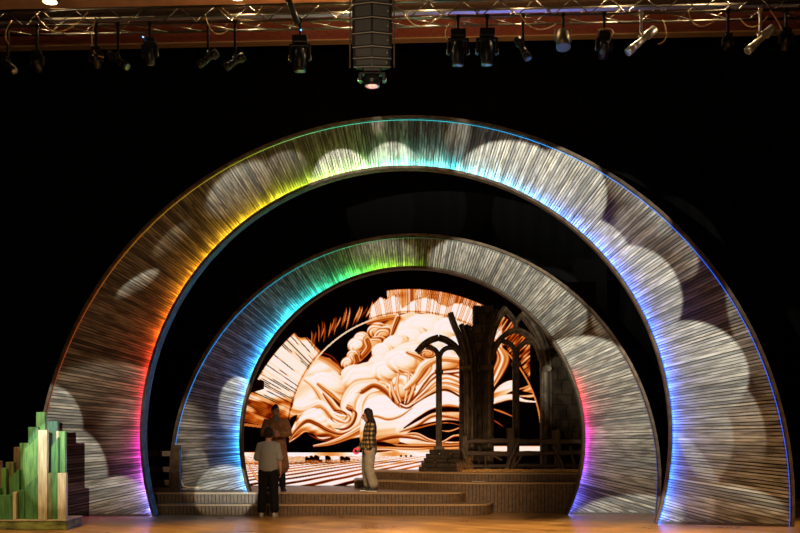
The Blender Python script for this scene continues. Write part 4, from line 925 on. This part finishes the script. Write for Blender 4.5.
def hand(bm, wrist, elbow, side, curl=.5, palm=(0, 1, 0)):
    w_ = Vector(wrist); d = (w_-Vector(elbow)).normalized(); pn = Vector(palm); pn = (pn-d*pn.dot(d)).normalized(); s = d.cross(pn)*side
    ell(bm, [w_, w_+d*.04, w_+d*.08], [(.024, .016), (.036, .015), (.038, .013)], 10, s)
    for i, (o, L_) in enumerate(((-.028, .066), (-.01, .076), (.009, .07), (.027, .055))):
        p = w_+d*.085+s*o; q = p+(d*math.cos(curl*.5)+pn*math.sin(curl*.5))*L_*.45; e = q+(d*math.cos(curl*1.3)+pn*math.sin(curl*1.3))*L_*.35; g = e+(d*math.cos(curl*2)+pn*math.sin(curl*2))*L_*.3
        ell(bm, [p-d*.01, q, e, g], [.0095, .009, .0085, .0075], 8, s)
    p = w_+d*.025-s*.026; ell(bm, [p, p-s*.022+d*.025+pn*.008, p-s*.026+d*.052+pn*.018], [.012, .011, .009], 8)
def person(loc, rz, label, H, J, skin, vox=.008):
    """J: joints of the pose in a frame facing -y; returns the root and the body"""
    k = H/1.70; root = empty('person', loc, rz, label, 'person'); V = lambda p: Vector(p)
    bm = BM(); hx, hy, hz = J['head']; f = Vector(J.get('face', (0, -1, 0))).normalized(); up = Vector(J.get('up', (0, 0, 1))).normalized(); rt = f.cross(up).normalized(); c = Vector((hx, hy, hz))
    def hp(a, b, z): return c+rt*a+f*b+up*z
    ell(bm, [hp(0, -.005, .085), hp(0, -.008, .045), hp(0, -.006, 0), hp(0, .006, -.045), hp(0, .022, -.085), hp(0, .034, -.108)], [(.045, .055), (.070, .086), (.075, .093), (.067, .084), (.050, .062), (.026, .032)], 18, rt)
    ell(bm, [hp(0, .09, .018), hp(0, .104, -.012), hp(0, .112, -.03), hp(0, .1, -.042)], [.008, .011, .014, .011], 8, rt)      # nose
    ell(bm, [hp(-.022, .088, -.064), hp(0, .094, -.064), hp(.022, .088, -.064)], [.006, .009, .006], 8)                   # lips
    ell(bm, [hp(-.04, .082, .026), hp(0, .092, .03), hp(.04, .082, .026)], [.007, .009, .007], 8)                       # brow
    for s in (-1, 1): ell(bm, [hp(s*.077, -.012, .015), hp(s*.082, -.018, -.008), hp(s*.075, -.008, -.032)], [.010, .014, .008], 8)   # ears
    nk = V(J['neck']); ell(bm, [c-up*.05-f*.02, (c-up*.1+nk)/2, nk], [.052, .052, .06], 14)
    pv = V(J['pelvis']); ch = V(J['chest']); ell(bm, [pv-Vector((0, 0, .04)), pv+Vector((0, 0, .06)), pv.lerp(ch, .5), ch, nk-Vector((0, 0, .03))], [(.14, .095), (.145, .1), (.125, .09), (.155, .1), (.1, .06)], 18)
    for s, n_ in ((-1, 'R'), (1, 'L')):
        sh, el, wr = V(J['sh'+n_]), V(J['el'+n_]), V(J['wr'+n_])
        ell(bm, [nk.lerp(sh, .35)-Vector((0, 0, .035)), sh, sh.lerp(el, .5), el, el.lerp(wr, .35), wr], [.05, .05, .042, .034, .034, .022], 12)
        hand(bm, wr, el, s, J.get('curl', .5), J.get('palm'+n_, (0, 1, 0)))
        hp_, kn, an, to = V(J['hip'+n_]), V(J['kn'+n_]), V(J['an'+n_]), V(J['toe'+n_])
        ell(bm, [hp_, hp_.lerp(kn, .5), kn, kn.lerp(an, .35), an], [.082, .068, .05, .052, .034], 14); ell(bm, [an-Vector((0, 0, .03))-(to-an)*Vector((.25, .25, 0)).length*.0, Vector(((an.x+to.x)/2, (an.y+to.y)/2, to.z+.012)), to], [.033, .034, .026], 10)
    organic('body', bm, skin, root, vox, 3)
    eye_m = M_['eye']
    for s in (-1, 1):
        b2 = BM(); q = hp(s*.031, .08, .006); ell(b2, [q-rt*.008, q+rt*.008], [.009, .009], 8); obj('eye', b2, eye_m, root, True)
    root['_'] = 0; del root['_']
    return root, hp, V
M_['skin'] = mat('skin', (.48, .25, .15), .5); M_['skin_dark'] = mat('skin_tan', (.30, .15, .085), .5); M_['eye'] = mat('eye_dark', (.02, .015, .012), .2)
M_['hair'] = mat('dark_hair', (.020, .010, .006), .6, spec=.2, var=.4, scale=40, stretch=(3, 3, .3), bump=.4)
M_['grey_knit'] = mat('grey_knit', (.24, .25, .26), .85, var=.12, scale=60, bump=.25); M_['black_pants'] = mat('black_trousers', (.006, .006, .007), .8, spec=.2)
M_['white_shoe'] = mat('white_shoe', (.62, .57, .5), .5); M_['khaki'] = mat('khaki_trousers', (.30, .27, .21), .8, var=.2, scale=14, bump=.3)
M_['rust'] = mat('rust_coat', (.19, .085, .038), .85, var=.35, scale=12, bump=.3); M_['sole'] = mat('pale_sole', (.65, .6, .55), .5); M_['black_shoe'] = mat('black_shoe', (.012, .012, .013), .5)
M_['scarf'] = mat('grey_scarf', (.10, .095, .10), .9); M_['pink'] = mat('pink_plastic_glow', (.95, .04, .12), .35, emit=(1, .03, .1), es=.12)  # the pink plastic has a faint added glow, though it is no lamp
def plaid():
    m = bpy.data.materials.new('plaid_flannel'); m.use_nodes = True; nt = m.node_tree; N = nt.nodes; L = nt.links; b = N['Principled BSDF']
    tc = N.new('ShaderNodeTexCoord'); s = N.new('ShaderNodeSeparateXYZ'); L.new(tc.outputs['Object'], s.inputs[0])
    def mt(op, a, b_=None, cl=False):
        n = N.new('ShaderNodeMath'); n.operation = op; n.use_clamp = cl
        for i, v in enumerate((a, b_)):
            if v is None: continue
            if isinstance(v, (int, float)): n.inputs[i].default_value = v
            else: L.new(v, n.inputs[i])
        return n.outputs[0]
    def band(o): return mt('GREATER_THAN', mt('SINE', mt('MULTIPLY', o, 2*PI/.088)), .05)
    h = band(mt('ADD', s.outputs[0], s.outputs[1])); v = band(s.outputs[2]); p = mt('MULTIPLY', h, v); q = mt('MULTIPLY', mt('ADD', h, v), .18)
    f = mt('ADD', p, q, True); mx = N.new('ShaderNodeMix'); mx.data_type = 'RGBA'; L.new(f, mx.inputs[0]); mx.inputs[6].default_value = (.008, .007, .008, 1); mx.inputs[7].default_value = (.42, .28, .10, 1)
    L.new(mx.outputs[2], b.inputs['Base Color']); b.inputs['Roughness'].default_value = .9; return m
M_['plaid'] = plaid()
def shoe(parent, an, to, m, sole_m, h=.085):
    an = Vector(an); to = Vector(to); d = (to-an); d.z = 0; L_ = d.length; d.normalize(); z0 = to.z-.026-.004
    heel = Vector((an.x, an.y, 0))-d*.05; tip = Vector((to.x, to.y, 0))+d*.04; s = Vector((-d.y, d.x, 0))
    bm = BM(); n = (tip-heel).length
    ell(bm, [heel+Vector((0, 0, z0+.045)), heel.lerp(tip, .3)+Vector((0, 0, z0+.05)), heel.lerp(tip, .65)+Vector((0, 0, z0+.042)), tip-d*.03+Vector((0, 0, z0+.034))], [(.036, .034), (.042, .044), (.046, .034), (.036, .026)], 14, s)
    ell(bm, [heel+d*.05+Vector((0, 0, z0+.05)), heel+d*.05+Vector((0, 0, z0+h+.02))], [(.038, .045), (.04, .046)], 14, s)
    organic('shoe', bm, m, parent, .008, 3)
    bm = BM(); pts = []
    for t, w_ in ((0, .028), (.08, .037), (.35, .038), (.65, .047), (.88, .04), (1, .016)): pts.append((heel.lerp(tip, t), w_))
    ring = [p+s*w_ for p, w_ in pts]+[p-s*w_ for p, w_ in pts[::-1]]; prism(bm, [(p.x, p.y) for p in ring], z0, z0+.022, 'z'); obj('sole', bm, sole_m, parent)

# 1. person in grey, back to us, on the stage floor before the steps
J = dict(head=(.0, -.05, 1.565), face=(0, -.88, -.45), up=(0, -.45, .88), neck=(0, .005, 1.425), chest=(0, .01, 1.25), pelvis=(0, .0, .93), curl=.55,
         shR=(-.165, .0, 1.37), elR=(-.215, .02, 1.10), wrR=(-.225, -.04, .88), shL=(.165, .0, 1.37), elL=(.22, .0, 1.10), wrL=(.13, -.17, 1.02), palmR=(1, 0, 0), palmL=(-.5, 0, 1),
         hipR=(-.09, .0, .9), knR=(-.105, -.01, .49), anR=(-.12, .02, .085), toeR=(-.135, -.11, .036), hipL=(.09, .0, .9), knL=(.11, -.01, .49), anL=(.13, .02, .085), toeL=(.15, -.11, .036))
x1, _ = at(268.3, 0, 19.72)
p1, hp, V = person((x1, 19.74, 0), PI, 'person in a grey short-sleeved top and black trousers seen from behind on the stage floor', 1.68, J, M_['skin'])
bm = BM(); ell(bm, [(0, 0, .9), (0, 0, .97), (0, .0, 1.1), (0, .01, 1.25), (0, .0, 1.36), (0, 0, 1.42)], [(.19, .14), (.195, .145), (.175, .13), (.18, .125), (.15, .095), (.07, .065)], 24)
for n_ in 'RL':
    sh, el = Vector(J['sh'+n_]), Vector(J['el'+n_]); ell(bm, [Vector((0, 0, 1.39)).lerp(sh, .4), sh, sh.lerp(el, .55), sh.lerp(el, .95)], [.06, .062, .066, .07], 16)
organic('knit_top', bm, M_['grey_knit'], p1, .01, 5)
bm = BM(); ell(bm, [(0, 0, .86), (0, 0, .94)], [(.17, .13), (.16, .125)], 20)
for n_ in 'RL':
    h_, kn, an = Vector(J['hip'+n_]), Vector(J['kn'+n_]), Vector(J['an'+n_]); ell(bm, [h_+Vector((0, 0, -.02)), h_.lerp(kn, .5), kn, kn.lerp(an, .5), an+Vector((0, 0, .05))], [(.108, .12), (.1, .1), (.085, .085), (.085, .085), (.085, .085)], 18)
organic('trousers', bm, M_['black_pants'], p1, .01, 3)
for n_ in 'RL': shoe(p1, J['an'+n_], J['toe'+n_], M_['white_shoe'], M_['sole'])
bm = BM(); ell(bm, [hp(0, -.01, .105), hp(0, -.025, .07), hp(0, -.032, .02), hp(0, -.045, -.035), hp(0, -.045, -.075)], [(.06, .068), (.087, .096), (.093, .1), (.085, .072), (.06, .035)], 18)
organic('hair', bm, M_['hair'], p1, .009, 2)
# 2. person in the long rust coat, facing out from the deck
J = dict(head=(.0, -.01, 1.60), face=(.45, -.88, .08), up=(0, 0, 1), neck=(0, .01, 1.45), chest=(0, .01, 1.28), pelvis=(0, 0, .95), curl=.9,
         shR=(-.19, .01, 1.41), elR=(-.25, -.06, 1.15), wrR=(-.08, -.22, 1.18), shL=(.19, .01, 1.41), elL=(.26, -.06, 1.15), wrL=(.09, -.22, 1.13), palmR=(0, 1, 0), palmL=(0, 1, 0),
         hipR=(-.09, 0, .9), knR=(-.1, -.01, .49), anR=(-.11, .02, .085), toeR=(-.14, -.11, .036), hipL=(.09, 0, .9), knL=(.11, -.01, .49), anL=(.13, .02, .085), toeL=(.17, -.11, .036))
x2, _ = at(276, 0, 20.95)
p2, hp, V = person((x2, 20.95, Z2), R(6), 'person in a long rust-brown coat with folded arms facing out, behind the grey-topped person', 1.72, J, M_['skin_dark'])
bm = BM(); ell(bm, [(0, .0, .47), (0, 0, .6), (0, 0, .8), (0, 0, 1.0), (0, .01, 1.15), (0, .01, 1.3), (0, .0, 1.40), (0, 0, 1.45)], [(.27, .2), (.255, .19), (.225, .17), (.2, .15), (.2, .15), (.215, .15), (.18, .12), (.1, .09)], 26)
for n_ in 'RL':
    sh, el, wr = Vector(J['sh'+n_]), Vector(J['el'+n_]), Vector(J['wr'+n_]); ell(bm, [Vector((0, 0, 1.4)).lerp(sh, .4), sh, sh.lerp(el, .55), el, el.lerp(wr, .5), el.lerp(wr, .9)], [.07, .075, .075, .07, .065, .058], 16)
organic('long_coat', bm, M_['rust'], p2, .011, 5)
for s in (-1, 1):
    bm = BM(); ell(bm, [(s*.05, -.095, 1.46), (s*.09, -.14, 1.4), (s*.075, -.16, 1.3), (s*.03, -.165, 1.22)], [(.03, .012), (.045, .012), (.035, .012), (.012, .01)], 10); organic('lapel', bm, M_['rust'], p2, .008, 2)
bm = BM(); ell(bm, [(0, -.03, 1.36), (0, -.06, 1.42), (0, -.02, 1.5)], [(.09, .09), (.085, .08), (.068, .068)], 16); organic('scarf', bm, M_['scarf'], p2, .009, 3)
bm = BM(); ell(bm, [(0, 0, .86), (0, 0, .94)], [(.15, .11), (.15, .11)], 18)
for n_ in 'RL':
    h_, kn, an = Vector(J['hip'+n_]), Vector(J['kn'+n_]), Vector(J['an'+n_]); ell(bm, [h_, h_.lerp(kn, .5), kn, an+Vector((0, 0, .02))], [.1, .09, .075, .068], 16)
organic('trousers', bm, M_['black_pants'], p2, .01, 3)
for n_ in 'RL': shoe(p2, J['an'+n_], J['toe'+n_], M_['black_shoe'], M_['black_shoe'])
bm = BM(); ell(bm, [hp(0, -.01, .11), hp(0, -.022, .08), hp(0, -.04, .03), hp(0, -.055, -.03)], [(.055, .07), (.08, .092), (.084, .076), (.07, .045)], 18); organic('hair', bm, M_['hair'], p2, .009, 2)
# 3. person walking, long hair, checked shirt, side on
J = dict(head=(.0, -.03, 1.515), face=(0, -1, -.08), up=(0, -.08, 1), neck=(0, .015, 1.37), chest=(0, .02, 1.21), pelvis=(0, .01, .88), curl=1.0,
         shR=(-.17, .02, 1.335), elR=(-.21, .0, 1.08), wrR=(-.17, -.14, .90), shL=(.17, .02, 1.335), elL=(.205, .05, 1.07), wrL=(.18, -.02, .84), palmR=(1, 0, 0), palmL=(-1, 0, 0),
         hipR=(-.085, .0, .86), knR=(-.09, -.03, .47), anR=(-.095, .01, .085), toeR=(-.10, -.13, .036), hipL=(.085, .02, .86), knL=(.085, -.0, .47), anL=(.085, .10, .085), toeL=(.085, -.03, .036))
x3, _ = at(368.5, 0, 20.72)
p3, hp, V = person((x3, 20.72, Z2), R(-90+8), 'long-haired person in checked shirt and khaki trousers, side on to us', 1.62, J, M_['skin'])
bm = BM(); ell(bm, [(0, .02, .80), (0, .02, .92), (0, .02, 1.05), (0, .02, 1.2), (0, .015, 1.31), (0, .01, 1.37)], [(.175, .15), (.175, .15), (.165, .135), (.175, .13), (.15, .1), (.08, .075)], 22)
for n_ in 'RL':
    sh, el, wr = Vector(J['sh'+n_]), Vector(J['el'+n_]), Vector(J['wr'+n_]); ell(bm, [Vector((0, .01, 1.33)).lerp(sh, .4), sh, sh.lerp(el, .55), el, el.lerp(wr, .5), el.lerp(wr, .92)], [.07, .078, .072, .064, .06, .052], 16)
organic('checked_shirt', bm, M_['plaid'], p3, .01, 4)
bm = BM(); ell(bm, [(0, .01, .80), (0, .01, .88)], [(.15, .12), (.145, .115)], 18)
for n_ in 'RL':
    h_, kn, an = Vector(J['hip'+n_]), Vector(J['kn'+n_]), Vector(J['an'+n_]); ell(bm, [h_, h_.lerp(kn, .5), kn, kn.lerp(an, .6), an+Vector((0, 0, .055))], [(.1, .12), (.1, .11), (.09, .1), (.09, .1), (.085, .1)], 18)
organic('trousers', bm, M_['khaki'], p3, .01, 3)
for n_ in 'RL': shoe(p3, J['an'+n_], J['toe'+n_], M_['black_shoe'], M_['sole'])
bm = BM(); ell(bm, [hp(0, -.005, .108), hp(0, -.025, .075), hp(0, -.04, .02), hp(0, -.06, -.05), (0, .085, 1.38), (0, .115, 1.28), (0, .125, 1.17), (0, .12, 1.09)], [(.055, .07), (.086, .096), (.094, .09), (.1, .07), (.115, .06), (.12, .05), (.105, .04), (.06, .025)], 18, (1, 0, 0))
for s in (-1, 1): ell(bm, [hp(s*.07, .03, .06), hp(s*.088, .0, .0), hp(s*.09, -.02, -.08), (s*.10, .03, 1.3)], [.02, .026, .028, .02], 10)
organic('long_hair', bm, M_['hair'], p3, .009, 2)
# pink ring-shaped thing held in the hand
wr = Vector(J['wrR']); el = Vector(J['elR']); d = (wr-el).normalized(); hc = wr+d*.1; M3 = Matrix.Translation((x3, 20.72, Z2)) @ Matrix.Rotation(R(-82), 4, 'Z')
c = M3 @ (hc+Vector((0, -.03, -.015))); P = [(c.x+.05*math.cos(a), c.y-.0, c.z+.05*math.sin(a)) for a in [2*PI*i/24 for i in range(25)]]
bm = BM(); tube(bm, P, .018, 10); tag(obj('tape_roll', bm, M_['pink'], None, True), 'bright pink ring held in the hand of the checked-shirt person', 'tape roll')
